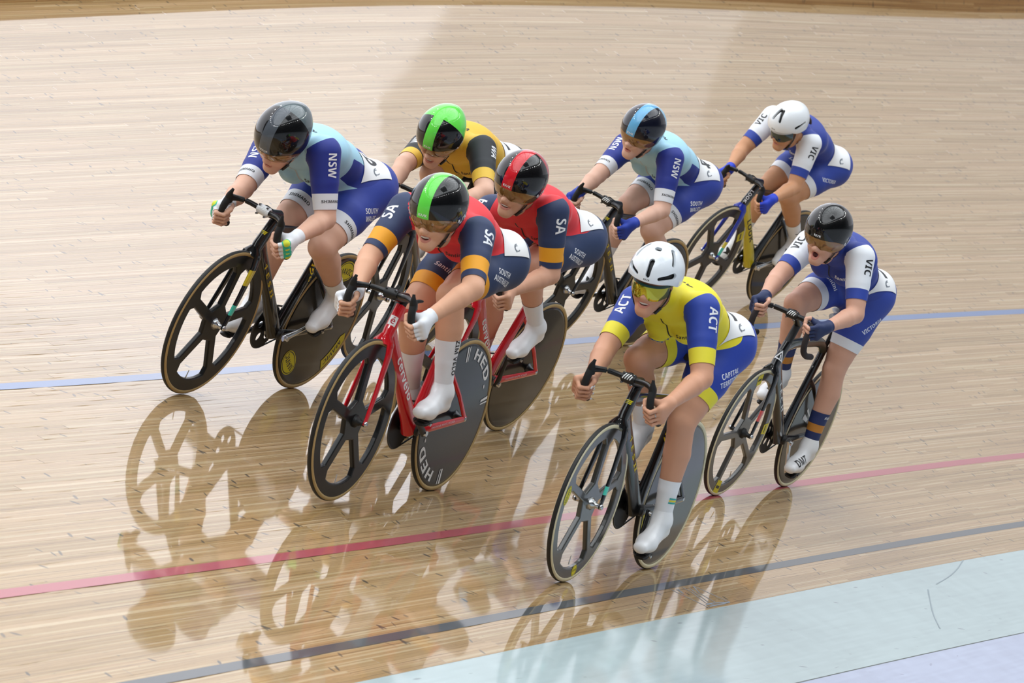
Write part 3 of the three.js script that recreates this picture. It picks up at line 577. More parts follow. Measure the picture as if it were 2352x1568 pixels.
function makeBike(spec, R) {
  const b = group('bicycle'); tag(b, spec.label, 'bicycle', 'track bicycles in the race'); lay(b, R.cr, R.fwd, R.up);
  const fm = spec.frameMat, th = R.th;
  // frame
  const fr = group('frame', b), tubes = {};
  const tube = (name, pts, rad, seg = 16, material = fm) => { const m = pts.length < 8 ? fine(pts, pts.map((_, k) => rad[k] || rad[rad.length - 1]), seg) : loft(pts, rad, seg); (tubes[name] ||= []).push(m); part(name, m, material, fr); return m; };
  tube('head_tube', [P3(0.882, 0.668), P3(0.868, 0.70), P3(0.845, 0.752), P3(0.823, 0.805)], [[0.026, 0.022], [0.036, 0.023], [0.033, 0.021], [0.026, 0.021]]);
  const dt = tube('down_tube', [P3(0.862, 0.70), P3(0.80, 0.64), P3(0.62, 0.49), P3(0.45, 0.335), P3(0.40, 0.28)], [[0.042, 0.02], [0.04, 0.021], [0.036, 0.021], [0.042, 0.026], [0.04, 0.034]], 18, spec.downMat || fm);
  tube('top_tube', spec.arch ? curve([P3(0.845, 0.775), P3(0.72, 0.80), P3(0.50, 0.805), P3(0.34, 0.80), P3(0.262, 0.76)], 14) : [P3(0.845, 0.77), P3(0.55, 0.762), P3(0.262, 0.752)], [[0.027, 0.018]], 14, spec.topMat || fm);
  tube('seat_tube', [P3(0.395, 0.29), P3(0.372, 0.345), P3(0.335, 0.48), P3(0.285, 0.66), P3(0.255, 0.765), P3(0.25, 0.785)], [[0.04, 0.03], [0.038, 0.022], [0.032, 0.018], [0.03, 0.018], [0.03, 0.018], [0.026, 0.016]], 16);
  tube('seatpost', [P3(0.25, 0.78), P3(0.213, 0.90)], [[0.022, 0.011]], 14);
  for (const s of [-1, 1]) {
    const cs = tube('chainstay', [P3(0.385, 0.29, s * 0.028), P3(0.30, 0.297, s * 0.042), P3(0.12, 0.322, s * 0.056), P3(-0.012, 0.336, s * 0.058)], [[0.022, 0.012], [0.018, 0.009], [0.015, 0.008], [0.014, 0.006]], 12);
    tube('seatstay', [P3(0.30, 0.60, s * 0.012), P3(0.255, 0.57, s * 0.026), P3(0.10, 0.435, s * 0.05), P3(0.002, 0.34, s * 0.058)], [[0.015, 0.009], [0.014, 0.008], [0.012, 0.007], [0.013, 0.006]], 12);
    if (s < 0 && spec.stayText) part('lettering', decal(cs, [0.2, 0.315, -0.05], [0, 0, -1], [-1, 0.15, 0], 0.2, 0.012, prints[spec.stayText].rect, 0.0008, 0.03), INK, fr);
  }
  part('bottom_bracket', lathe([[0.001, -0.04], [0.024, -0.04], [0.024, 0.04], [0.001, 0.04]], 24).translate(BB[0], BB[1], 0), M.black, fr);
  for (const [key, at, N, X, w, h, which] of spec.prints || []) for (const m of tubes[which]) part('lettering', decal(m, at, N, X, w, h, prints[key].rect, 0.0009, 0.05, 0.02), INK, fr);
  // fork, with the steering column above it
  const fk = group('fork', b);
  part('crown', loft([P3(0.893, 0.645), P3(0.886, 0.665), P3(0.88, 0.685)], [[0.032, 0.048], [0.034, 0.04], [0.03, 0.024]], 16), spec.forkMat || fm, fk);
  for (const s of [-1, 1]) {
    const bl = fine([P3(0.889, 0.66, s * 0.03), P3(0.90, 0.61, s * 0.041), P3(0.93, 0.48, s * 0.048), P3(0.962, 0.36, s * 0.053), P3(0.972, 0.328, s * 0.054)], [[0.026, 0.012], [0.024, 0.010], [0.019, 0.008], [0.014, 0.007], [0.012, 0.006]], 14);
    let rest = bl;
    for (const [y0, y1, m2] of (s < 0 && spec.forkBands) || []) { const [inn, out] = split(rest, (x, y) => Math.min(y - y0, y1 - y)); part('fork_band', inn, m2, fk); rest = out; }
    for (const piece of pieces(rest)) part('blade', piece, spec.forkMat || fm, fk);
    if (s < 0 && spec.forkText) part('lettering', decal(bl, [0.915, 0.55, -0.05], [0, 0.1, -1], [-0.22, 1, 0], 0.12, 0.018, prints[spec.forkText].rect, 0.0009, 0.03), INK, fk);
  }
  part('steerer_spacer', loft([P3(0.824, 0.803), P3(spec.drops ? 0.788 : 0.812, spec.drops ? 0.895 : 0.834)], [[0.019, 0.019]], 16), M.black, fk);
  // handlebar: clamp, tops, hoods and drops
  const hb = group('handlebar', b), C = spec.drops ? [0.918, 0.955, 0] : [0.948, 0.856, 0];
  const st = loft([spec.drops ? P3(0.782, 0.905) : P3(0.80, 0.836), P3(C[0] - 0.07, C[1] - 0.012), P3(C[0] - 0.012, C[1])], [[0.024, 0.022], [0.02, 0.019], [0.024, 0.026]], 16); part('stem', st, spec.barMat || M.carbon, hb);
  const cl = loft([[C[0], C[1], -0.03], [C[0], C[1], -0.024], [C[0], C[1], 0.024], [C[0], C[1], 0.03]], [[0.017, 0.017], [0.022, 0.022], [0.022, 0.022], [0.017, 0.017]], 16); part('clamp', cl, spec.clampMat || M.black, hb);
  if (spec.clampPrint) part('emblem', decal(cl, add(C, [0.02, 0.008, 0]), [1, 0.5, 0], [0, 0, -1], 0.045, 0.034, prints[spec.clampPrint].rect, 0.0009, 0.03), INK, hb);
  for (const z of [-0.02, 0.02]) for (const y of [-0.021, 0.019]) part('bolt', new THREE.CylinderGeometry(0.0045, 0.0045, 0.012, 8).rotateZ(Math.PI / 2).translate(C[0] + 0.014, C[1] + y, z), M.steel, hb);
  for (const s of [-1, 1]) {
    if (spec.drops) {
      part('bar_top', loft(curve([[C[0], C[1], 0], [C[0] + 0.004, C[1] + 0.001, s * 0.06], [C[0] + 0.012, C[1], s * 0.1], [C[0] + 0.036, C[1] - 0.002, s * 0.128]], 14), [[0.013, 0.013]], 12), M.carbon, hb);
      part('drop', loft(curve([[C[0] + 0.034, C[1] - 0.002, s * 0.124], [C[0] + 0.08, C[1] - 0.01, s * 0.138], [C[0] + 0.105, C[1] - 0.06, s * 0.144], [C[0] + 0.085, C[1] - 0.125, s * 0.148], [C[0] + 0.03, C[1] - 0.152, s * 0.15], [C[0] - 0.045, C[1] - 0.158, s * 0.152]], 26), [[0.0155, 0.0155]], 12), mat(0x2a2324, 0.8), hb);
    } else {
      const J = [1.022, 0.852, s * 0.136];
      part('bar_top', loft(curve([[C[0], C[1], 0], [C[0] + 0.004, C[1] + 0.002, s * 0.045], [C[0] + 0.02, C[1] + 0.004, s * 0.085], [J[0] - 0.028, J[1] + 0.004, s * 0.118], J], 18), [[0.012, 0.015], [0.012, 0.015], [0.011, 0.013]].concat(Array.from({ length: 16 }, (_, k) => [0.0115 + 0.004 * smooth(8, 15, k), 0.013 + 0.003 * smooth(8, 15, k)])), 12), spec.barMat || M.carbon, hb);
      const horn = spec.blunt ? curve([mad(J, [-0.01, -0.02, 0], 1), J, [J[0] + 0.006, J[1] + 0.012, s * 0.133], [J[0] + 0.008, J[1] + 0.022, s * 0.13]], 10) : curve([mad(J, [-0.01, -0.02, 0], 1), J, [J[0] + 0.008, J[1] + 0.018, s * 0.134], [J[0] + 0.008, J[1] + 0.04, s * 0.129]], 10);
      part('hood', loft(horn, horn.map((_, k) => { const t = k / 10, r = 0.016 * (1 - 0.62 * smooth(0.35, 1, t)); return [r * 1.15, r]; }), 12), M.grip, hb);
      part('drop', loft(curve([mad(J, [0, 0.006, 0], 1), [1.026, 0.815, s * 0.141], [1.012, 0.775, s * 0.147], [0.968, 0.742, s * 0.154], [0.905, 0.722, s * 0.16]], 22), [[0.0155, 0.0155]], 12), M.grip, hb);
      if (spec.doubleHorn) part('lever', loft(curve([J, [J[0] - 0.02, J[1] + 0.014, s * 0.14], [J[0] - 0.05, J[1] + 0.018, s * 0.15]], 8), [[0.014, 0.010], [0.014, 0.01], [0.012, 0.008], [0.01, 0.007], [0.009, 0.006], [0.008, 0.005], [0.007, 0.004], [0.006, 0.004], [0.004, 0.003]], 10), M.grip, hb);
    }
  }
  // saddle
  const sd = group('saddle', b), sp = (t) => [0.09 + 0.255 * t, 0.945 + 0.012 * (1 - t) ** 3, 0];
  part('shell', loft(Array.from({ length: 13 }, (_, k) => sp(k / 12)), Array.from({ length: 13 }, (_, k) => { const t = k / 12; return [0.014 + 0.006 * (1 - t), k === 0 ? 0.05 : 0.066 * (1 - smooth(0.1, 0.62, t)) + 0.018 * (1 - 0.3 * t)]; }), 16), spec.saddleMat || M.black, sd);
  part('rail', loft([P3(0.13, 0.915, 0.02), P3(0.20, 0.905, 0.02), P3(0.30, 0.925, 0.015)], [[0.004, 0.004]], 8), M.darkSteel, sd); part('rail', loft([P3(0.13, 0.915, -0.02), P3(0.20, 0.905, -0.02), P3(0.30, 0.925, -0.015)], [[0.004, 0.004]], 8), M.darkSteel, sd);
  // drivetrain
  const cr = group('crankset', b), RC = 0.103, ringSh = new THREE.Shape();
  for (let k = 0; k < 104; k++) { const a = k / 104 * Math.PI * 2, r = RC + (k % 2 ? -0.0035 : 0.002); if (k) ringSh.lineTo(Math.cos(a) * r, Math.sin(a) * r); else ringSh.moveTo(r, 0); }
  if (!spec.solidRing) for (let k = 0; k < 5; k++) { const a = k * Math.PI * 0.4 + th, h = new THREE.Path(); h.absellipse(Math.cos(a) * 0.055, Math.sin(a) * 0.055, 0.02, 0.016, 0, Math.PI * 2, false, a); ringSh.holes.push(h); }
  part('chainring', new THREE.ExtrudeGeometry(ringSh, { depth: 0.004, bevelEnabled: false, curveSegments: 10 }).translate(BB[0], BB[1], 0.043), spec.ringMat || M.black, cr);
  for (const [s, t] of [[-1, th], [1, th + Math.PI]]) {
    const e = [BB[0] + Math.cos(t) * 0.167, BB[1] + Math.sin(t) * 0.167, s * 0.078];
    part('crank_arm', loft([[BB[0] - Math.cos(t) * 0.012, BB[1] - Math.sin(t) * 0.012, s * 0.06], [BB[0] + Math.cos(t) * 0.02, BB[1] + Math.sin(t) * 0.02, s * 0.066], mix(BB, e, 0.6).map((v, k) => (k === 2 ? s * 0.074 : v)), e, [e[0] + Math.cos(t) * 0.012, e[1] + Math.sin(t) * 0.012, e[2]]], [[0.016, 0.009], [0.017, 0.01], [0.012, 0.008], [0.012, 0.008], [0.007, 0.006]], 14), spec.crankMat || M.steel, cr);
    part('crank_bolt', new THREE.CylinderGeometry(0.012, 0.012, 0.012, 16).rotateX(Math.PI / 2).translate(BB[0], BB[1], s * 0.074), M.steel, cr);
    const pd = group('pedal', b);
    part('spindle', loft([[e[0], e[1], s * 0.074], [e[0], e[1], s * 0.15]], [[0.006, 0.006]], 10), M.steel, pd);
    const ft = R.J[s < 0 ? 'toeL' : 'toeR'], hl = R.J[s < 0 ? 'heelL' : 'heelR'], dir = nrm([ft[0] - hl[0], ft[1] - hl[1], 0]);
    part('body', loft([mad([e[0], e[1], s * 0.116], dir, -0.04), mad([e[0], e[1], s * 0.116], dir, -0.03), mad([e[0], e[1], s * 0.116], dir, 0.03), mad([e[0], e[1], s * 0.116], dir, 0.045)], [[0.006, 0.018], [0.011, 0.028], [0.011, 0.028], [0.006, 0.02]], 12), M.black, pd);
  }
  const cogR = 0.03, ch = new THREE.Shape(), band = (r, z) => z; void band;
  // chain: two straight runs and the arcs round ring and cog
  const d = Math.hypot(BB[0], BB[1] - WR), base = Math.atan2(WR - BB[1], -BB[0]), al = Math.acos((RC - cogR) / d), path = [];
  for (let k = 0; k <= 24; k++) { const a = base + al + (Math.PI * 2 - 2 * al) * k / 24; path.push([BB[0] + Math.cos(a) * RC, BB[1] + Math.sin(a) * RC, 0.045]); }
  for (let k = 0; k <= 10; k++) { const a = base - al + 2 * al * k / 10; path.push([Math.cos(a) * cogR, WR + Math.sin(a) * cogR, 0.045]); }
  path.push(path[0]); void ch;
  part('chain', loft(path, [[0.0045, 0.0035]], 6, false), M.darkSteel, b);
  part('cog', lathe([[0.001, 0.041], [0.031, 0.041], [0.031, 0.049], [0.001, 0.049]], 24).translate(0, WR, 0), M.darkSteel, b);
  wheel(b, 'front_wheel', spec.front, [WB, WR, 0], spec.front.phase || 0);
  wheel(b, 'rear_wheel', spec.rear, [0, WR, 0], 0);
  return b;
}
// ---------------------------------------------------------------- riders, built in their bicycle's axes
function ellipsoid(q, x, y, z) { const a = (x - q[0][0]) / q[1][0], b = (y - q[0][1]) / q[1][1], c = (z - q[0][2]) / q[1][2], k = Math.hypot(a, b, c); return (k - 1) * Math.min(q[1][0], q[1][1], q[1][2]); }
function headField(mouth) {
  const rods = [[[0, -0.075, 0.04], [0.062, -0.122, 0.012], 0.03, 0.022], [[0, -0.075, -0.04], [0.062, -0.122, -0.012], 0.03, 0.022], [[0.066, -0.122, -0.008], [0.066, -0.122, 0.008], 0.021, 0.021],
    [[0.085, -0.02, 0], [0.106, -0.052, 0], 0.009, 0.0125, null, 1, 0.018], [[0.1, -0.056, 0.009], [0.1, -0.056, -0.009], 0.009, 0.009, null, 1, 0.012], [[0.055, -0.052, 0.034], [0.05, -0.06, 0.038], 0.03, 0.026], [[0.055, -0.052, -0.034], [0.05, -0.06, -0.038], 0.03, 0.026],
    [[0.068, 0.004, 0.035], [0.068, 0.004, -0.035], 0.022, 0.022], [[-0.02, -0.06, 0], [-0.045, -0.12, 0], 0.053, 0.05]];
  const ears = [[[-0.002, -0.018, 0.079], [0.002, -0.05, 0.074], 0.012, 0.009], [[-0.002, -0.018, -0.079], [0.002, -0.05, -0.074], 0.012, 0.009]];
  const h = mouth.open, w = mouth.wide;
  return (x, y, z) => {
    let d = smin(ellipsoid([[-0.008, 0.012, 0], [0.097, 0.1, 0.076]], x, y, z), ellipsoid([[0.032, -0.05, 0], [0.062, 0.078, 0.06]], x, y, z), 0.03);
    for (const q of rods) d = smin(d, rod(q, x, y, z), q[6] || 0.025);
    // lips
    d = smin(d, rod([[0.084, -0.084 + h * 0.75 + 0.004, w * 0.6], [0.084, -0.084 + h * 0.75 + 0.004, -w * 0.6], 0.0085, 0.0085], x, y, z), 0.012);
    d = smin(d, rod([[0.08, -0.092 - h * 0.9, w * 0.5], [0.08, -0.092 - h * 0.9, -w * 0.5], 0.0095, 0.0095], x, y, z), 0.012);
    const curveY = y + 0.088 - mouth.smile * z * z * 9;
    const cut = (Math.hypot((x - 0.105) / 0.034, curveY / Math.max(0.0025, h), z / w) - 1) * Math.max(0.0025, h);
    d = Math.max(d, -cut);
    // eye hollows
    for (const s of [-1, 1]) d = -smin(-d, ellipsoid([[0.098, -0.022, s * 0.032], [0.02, 0.013, 0.018]], x, y, z), 0.012);
    return Math.min(d, smin(rod(ears[0], x, y, z), 1, 0.01), rod(ears[1], x, y, z));
  };
}
function shellMesh(f, nu = 72, nv = 44) {
  const m = { p: [], n: [], i: [] };
  for (let j = 0; j <= nv; j++) for (let k = 0; k < nu; k++) { const th = Math.PI * j / nv, ph = k / nu * Math.PI * 2, d = [Math.sin(th) * Math.cos(ph), Math.cos(th), Math.sin(th) * Math.sin(ph)]; m.p.push(...f(d)); m.n.push(0, 0, 0); }
  for (let j = 0; j < nv; j++) for (let k = 0; k < nu; k++) { const a = j * nu + k, b = j * nu + (k + 1) % nu, c = a + nu, d = b + nu; if (j) m.i.push(a, b, c); if (j < nv - 1) m.i.push(b, d, c); }
  for (let k = 0; k < m.i.length; k += 3) { const [a, b, c] = [m.i[k], m.i[k + 1], m.i[k + 2]], P = (v) => m.p.slice(3 * v, 3 * v + 3), n = cross(sub(P(b), P(a)), sub(P(c), P(a))); for (const v of [a, b, c]) for (let q = 0; q < 3; q++) m.n[3 * v + q] += n[q]; }
  const c0 = [0, 0, 0]; let sgn = 0; for (let v = 0; v < m.p.length / 3; v++) sgn += dot(m.n.slice(3 * v, 3 * v + 3), sub(m.p.slice(3 * v, 3 * v + 3), c0));
  if (sgn < 0) { for (let k = 0; k < m.n.length; k++) m.n[k] *= -1; for (let k = 0; k < m.i.length; k += 3) { const t = m.i[k + 1]; m.i[k + 1] = m.i[k + 2]; m.i[k + 2] = t; } }
  for (let v = 0; v < m.p.length / 3; v++) { const n = nrm(m.n.slice(3 * v, 3 * v + 3)); m.n[3 * v] = n[0]; m.n[3 * v + 1] = n[1]; m.n[3 * v + 2] = n[2]; }
  return m;
}
const HELMET_AT = [-0.012, 0.028, 0];
function xform(m, R, o) { // rows of R are the local axes in the parent's frame
  const t = (v, w) => [R[0][0] * v[0] + R[1][0] * v[1] + R[2][0] * v[2] + w[0], R[0][1] * v[0] + R[1][1] * v[1] + R[2][1] * v[2] + w[1], R[0][2] * v[0] + R[1][2] * v[1] + R[2][2] * v[2] + w[2]];
  const q = { ...m, p: [], n: [] };
  for (let k = 0; k < m.p.length; k += 3) { q.p.push(...t(m.p.slice(k, k + 3), o)); q.n.push(...t(m.n.slice(k, k + 3), [0, 0, 0])); }
  return q;
}
function euler(yaw, pitch, roll) {
  const e = new THREE.Euler(roll, yaw, -pitch, 'YZX'), m = new THREE.Matrix4().makeRotationFromEuler(e).elements;
  return [[m[0], m[1], m[2]], [m[4], m[5], m[6]], [m[8], m[9], m[10]]];
}
const VISOR = new THREE.MeshPhysicalMaterial({ color: 0xb98a4e, roughness: 0.06, transmission: 0.62, thickness: 0, ior: 1.6, metalness: 0.18, clearcoat: 1, clearcoatRoughness: 0.02 });
const gA = (az, el) => { az *= Math.PI / 180; el *= Math.PI / 180; return [Math.cos(el) * Math.cos(az), Math.sin(el), Math.cos(el) * Math.sin(az)]; };
function aeroHelmet(S, T, put) {
  const f = (d) => { const back = d[0] < 0; const tail = back ? d[0] * d[0] : 0; return [d[0] * (back ? 0.165 : 0.134), d[1] * (d[1] > 0 ? 0.124 : 0.13) * (1 - 0.22 * tail) + tail * 0.012, d[2] * 0.112 * (1 - 0.18 * tail)]; };
  const full = shellMesh(f);
  const bottom = (x, z) => { const fr = smooth(0.02, 0.085, x), bk = smooth(-0.02, -0.1, x); return -0.098 + fr * 0.016 + fr * 0.022 * Math.exp(-((z / 0.017) ** 2)) + bk * 0.05; };
  let [sh] = split(full, (x, y, z) => y - bottom(x, z));
  const hm = group('helmet', put.rider); const Hp = (name, m, material, label) => part(name, xform(m, T.R, T.o), material, hm, label);
  const vTop = (x, z) => -0.034 + 0.014 * smooth(0.03, 0.1, x) - 0.02 * smooth(0.05, 0.0, x);
  let vis; [vis, sh] = split(sh, (x, y, z) => Math.min(vTop(x, z) - y, x - 0.008 - 0.5 * (y + 0.06)));
  Hp('visor', thicken(offset(vis, 0.0012), 0.002), S.visor || VISOR, 'amber tinted visor');
  const whole = sh;
  if (S.tail) { let t; const [c, sl] = S.tailCut || [-0.062, 0.25]; [t, sh] = split(sh, (x, y, z) => c - x + sl * y); Hp('tail', thicken(t, 0.006), M.gloss(S.tail)); }
  if (S.stripe) { let t; [t, sh] = split(sh, (x, y, z) => Math.min(0.026 - Math.abs(z + 0.0), Math.min(x + (S.stripeTo ?? 0.06), y + 0.04))); Hp('stripe', thicken(offset(t, 0.0004), 0.006), S.stripeMat || M.gloss(S.stripe)); }
  Hp('shell', thicken(sh, 0.006), M.gloss(S.shell || 0x0b0c0e));
  const kk = decal(whole, [0.12, 0.0 - 0.006, 0], [1, 0.1, 0], [0, 0, -1], 0.042, 0.017, prints.KASKw.rect, 0.0016, 0.05); if (kk) Hp2(hm, kk, T);
  if (S.side) { const k2 = decal(whole, [0.01, -0.04, -0.1], [0.2, 0, -1], [-1, 0.35, 0], 0.11, 0.042, prints.KASKw.rect, 0.0016, 0.06); if (k2) Hp2(hm, k2, T); }
  // pads over the ears
  for (const s of [-1, 1]) Hp('pad', nets((x, y, z) => smin(ellipsoid([[-0.012, -0.06, s * 0.078], [0.03, 0.026, 0.014]], x, y, z), 1, 0.01), [-0.06, -0.1, s * 0.078 - 0.03], [0.04, -0.02, s * 0.078 + 0.03], 0.006), M.black);
}
function Hp2(hm, m, T) { const q = xform(m, T.R, T.o); part('lettering', toGeo(q, m.uv), INK, hm); }
function roadHelmet(S, T, put) {
  const f = (d) => { const back = d[0] < 0; return [d[0] * (back ? 0.155 : 0.14), d[1] * 0.12, d[2] * 0.111 * (1 - (back ? 0.12 * d[0] * d[0] : 0))]; };
  const full = shellMesh(f, 96, 60);
  const hm = group('helmet', put.rider); const Hp = (name, m, material, label) => part(name, xform(m, T.R, T.o), material, hm, label);
  const bottom = (x, z) => { const fr = smooth(0.02, 0.1, x), bk = smooth(-0.02, -0.11, x); return -0.026 + fr * 0.018 - bk * 0.026; };
  let [sh] = split(full, (x, y, z) => y - bottom(x, z));
  const whole = sh, dirOf = (x, y, z) => nrm([x / (x < 0 ? 0.155 : 0.14), y / 0.12, z / 0.111]);
  const segd = (n, A, B) => { const ab = sub(B, A), t = clamp(dot(sub(n, A), ab) / dot(ab, ab), 0, 1); return len(sub(n, mad(A, ab, t))); };
  for (const [a, b, w0, w1] of S.vents) { const A = gA(...a), B = gA(...b);
    [, sh] = split(sh, (x, y, z) => { const n = dirOf(x, y, z), ab = sub(B, A), t = clamp(dot(sub(n, A), ab) / dot(ab, ab), 0, 1); return w0 + (w1 - w0) * t - segd(n, A, B); }); }
  Hp('shell', thicken(sh, 0.012), M.gloss(S.shell));
  // dark foam liner seen through the openings
  const liner = shellMesh((d) => mul(f(d), 0.86), 48, 30); let [li] = split(liner, (x, y, z) => y - bottom(x / 0.86, z) - 0.004); Hp('liner', thicken(li, 0.006), M.black);
  const kk = decal(whole, [0.126, 0.0, 0], [1, 0.2, 0], [0, 0, -1], 0.03, 0.011, prints.KASKk.rect, 0.0006, 0.05); if (kk) Hp2(hm, kk, T);
  if (S.side) { const k2 = decal(whole, [-0.075, 0.03, -0.085], [-0.55, 0.35, -1], [0.15, 1, 0.1], 0.085, 0.034, prints.KASKk.rect, 0.0006, 0.07); if (k2) Hp2(hm, k2, T); }
  // sunglasses
  const gl = group('sunglasses', put.rider), lens0 = shellMesh((d) => [d[0] * 0.113, d[1] * 0.105 - 0.024, d[2] * 0.082], 72, 60);
  let [ln] = split(lens0, (x, y, z) => Math.min(x - 0.028, Math.min(0.006 - y, y + 0.062 - 0.026 * Math.exp(-((z / 0.014) ** 2)) - 0.014 * smooth(0.045, 0.08, Math.abs(z)))));
  let [fr, le] = split(ln, (x, y) => y + 0.004); const o = mad(mad(mad(T.head, T.R[0], 0), T.R[1], 0), T.R[2], 0);
  part('lens', thicken(xform(le, T.R, o), 0.002), S.lens, gl); part('frame', thicken(xform(offset(fr, 0.001), T.R, o), 0.004), S.lensFrame, gl);
  for (const s of [-1, 1]) part('arm', xform(loft([[0.032, 0.0, s * 0.078], [-0.005, -0.004, s * 0.084]], [[0.004, 0.002]], 8), T.R, o), S.lensFrame, gl);
}
// a hand closed round a bar of axis A at G: field, and how far along its finger a point lies
function handField(side, G, A, wrist, elbow, curl = 1) {
  const out = [0, 0, side]; let e1 = nrm(mad(out, A, -dot(out, A))), e2 = cross(A, e1); if (e2[0] < 0) e2 = mul(e2, -1);
  const at = (deg, r, h) => { const a = deg * Math.PI / 180; return add(G, add(mul(A, h), add(mul(e1, Math.cos(a) * r), mul(e2, Math.sin(a) * r)))); };
  const prims = [], tips = [], H = [0.033, 0.012, -0.009, -0.029], rad = [0.0092, 0.0095, 0.0092, 0.0082], ln = [0.95, 1, 0.97, 0.86];
  const fingers = H.map((h, k) => [at(5, 0.04, h), at(78 * ln[k] * curl, 0.039, h - 0.002), at(140 * ln[k] * curl, 0.03, h - 0.003), at(190 * ln[k] * curl, 0.0265, h - 0.004)]);
  const w2 = mad(wrist, nrm(sub(elbow, wrist)), 0.055);
  prims.push([w2, wrist, 0.0312, 0.027, null, 1, 0.02]);
  fingers.forEach((f, k) => { prims.push([wrist, f[0], 0.0195, 0.0145, null, 1, 0.016]); });
  prims.push([mix(wrist, G, 0.25), at(-45, 0.033, -0.022), 0.019, 0.015, null, 1, 0.016]);
  prims.push([mix(wrist, G, 0.2), at(-70, 0.034, 0.022), 0.02, 0.016, null, 1, 0.016]);
  const thumb = [at(-75, 0.036, 0.024), at(-125, 0.036, 0.04), at(-168, 0.031, 0.046), at(-205, 0.028, 0.036)];
  const palm = (x, y, z) => { let d = 1e3; for (const q of prims) d = smin(d, rod(q, x, y, z), q[6]); return d; };
  const digit = (f, r) => (x, y, z) => { let d = 1e3; for (let k = 0; k < 3; k++) d = smin(d, rod([f[k], f[k + 1], r * (1 - 0.04 * k), r * (0.97 - 0.05 * k)], x, y, z), 0.004); return d; };
  const fs = fingers.map((f, k) => digit(f, rad[k])), th = digit(thumb, 0.0105);
  const field = (x, y, z) => { let p = palm(x, y, z), d = p; for (const f of fs) d = Math.min(d, smin(p, f(x, y, z), 0.008)); return Math.min(d, smin(p, th(x, y, z), 0.012)); };
  const along = (x, y, z) => { // 0 on the palm, 1..3 along a finger, 4.. on the thumb
    const p = palm(x, y, z); let best = p, v = 0;
    const run = (f, q, base) => { const d = q(x, y, z); if (d < best) { best = d; let bd = 1e3; for (let k = 0; k < 3; k++) { const ab = sub(f[k + 1], f[k]), t = clamp(dot(sub([x, y, z], f[k]), ab) / dot(ab, ab), 0, 1), dd = len(sub([x, y, z], mad(f[k], ab, t))); if (dd < bd) { bd = dd; v = base + k + t; } } } };
    fingers.forEach((f, k) => run(f, fs[k], 0.3)); run(thumb, th, 0.3); return v;
  };
  const nails = [...fingers, thumb].map((f, k) => { const t = f[3], d = nrm(sub(f[3], f[2])), n = nrm(sub(t, add(G, mul(A, dot(sub(t, G), A))))); return [t, d, n, k === 4]; });
  return { field, along, nails, knuckles: fingers.map((f) => f[0]), fingers };
}
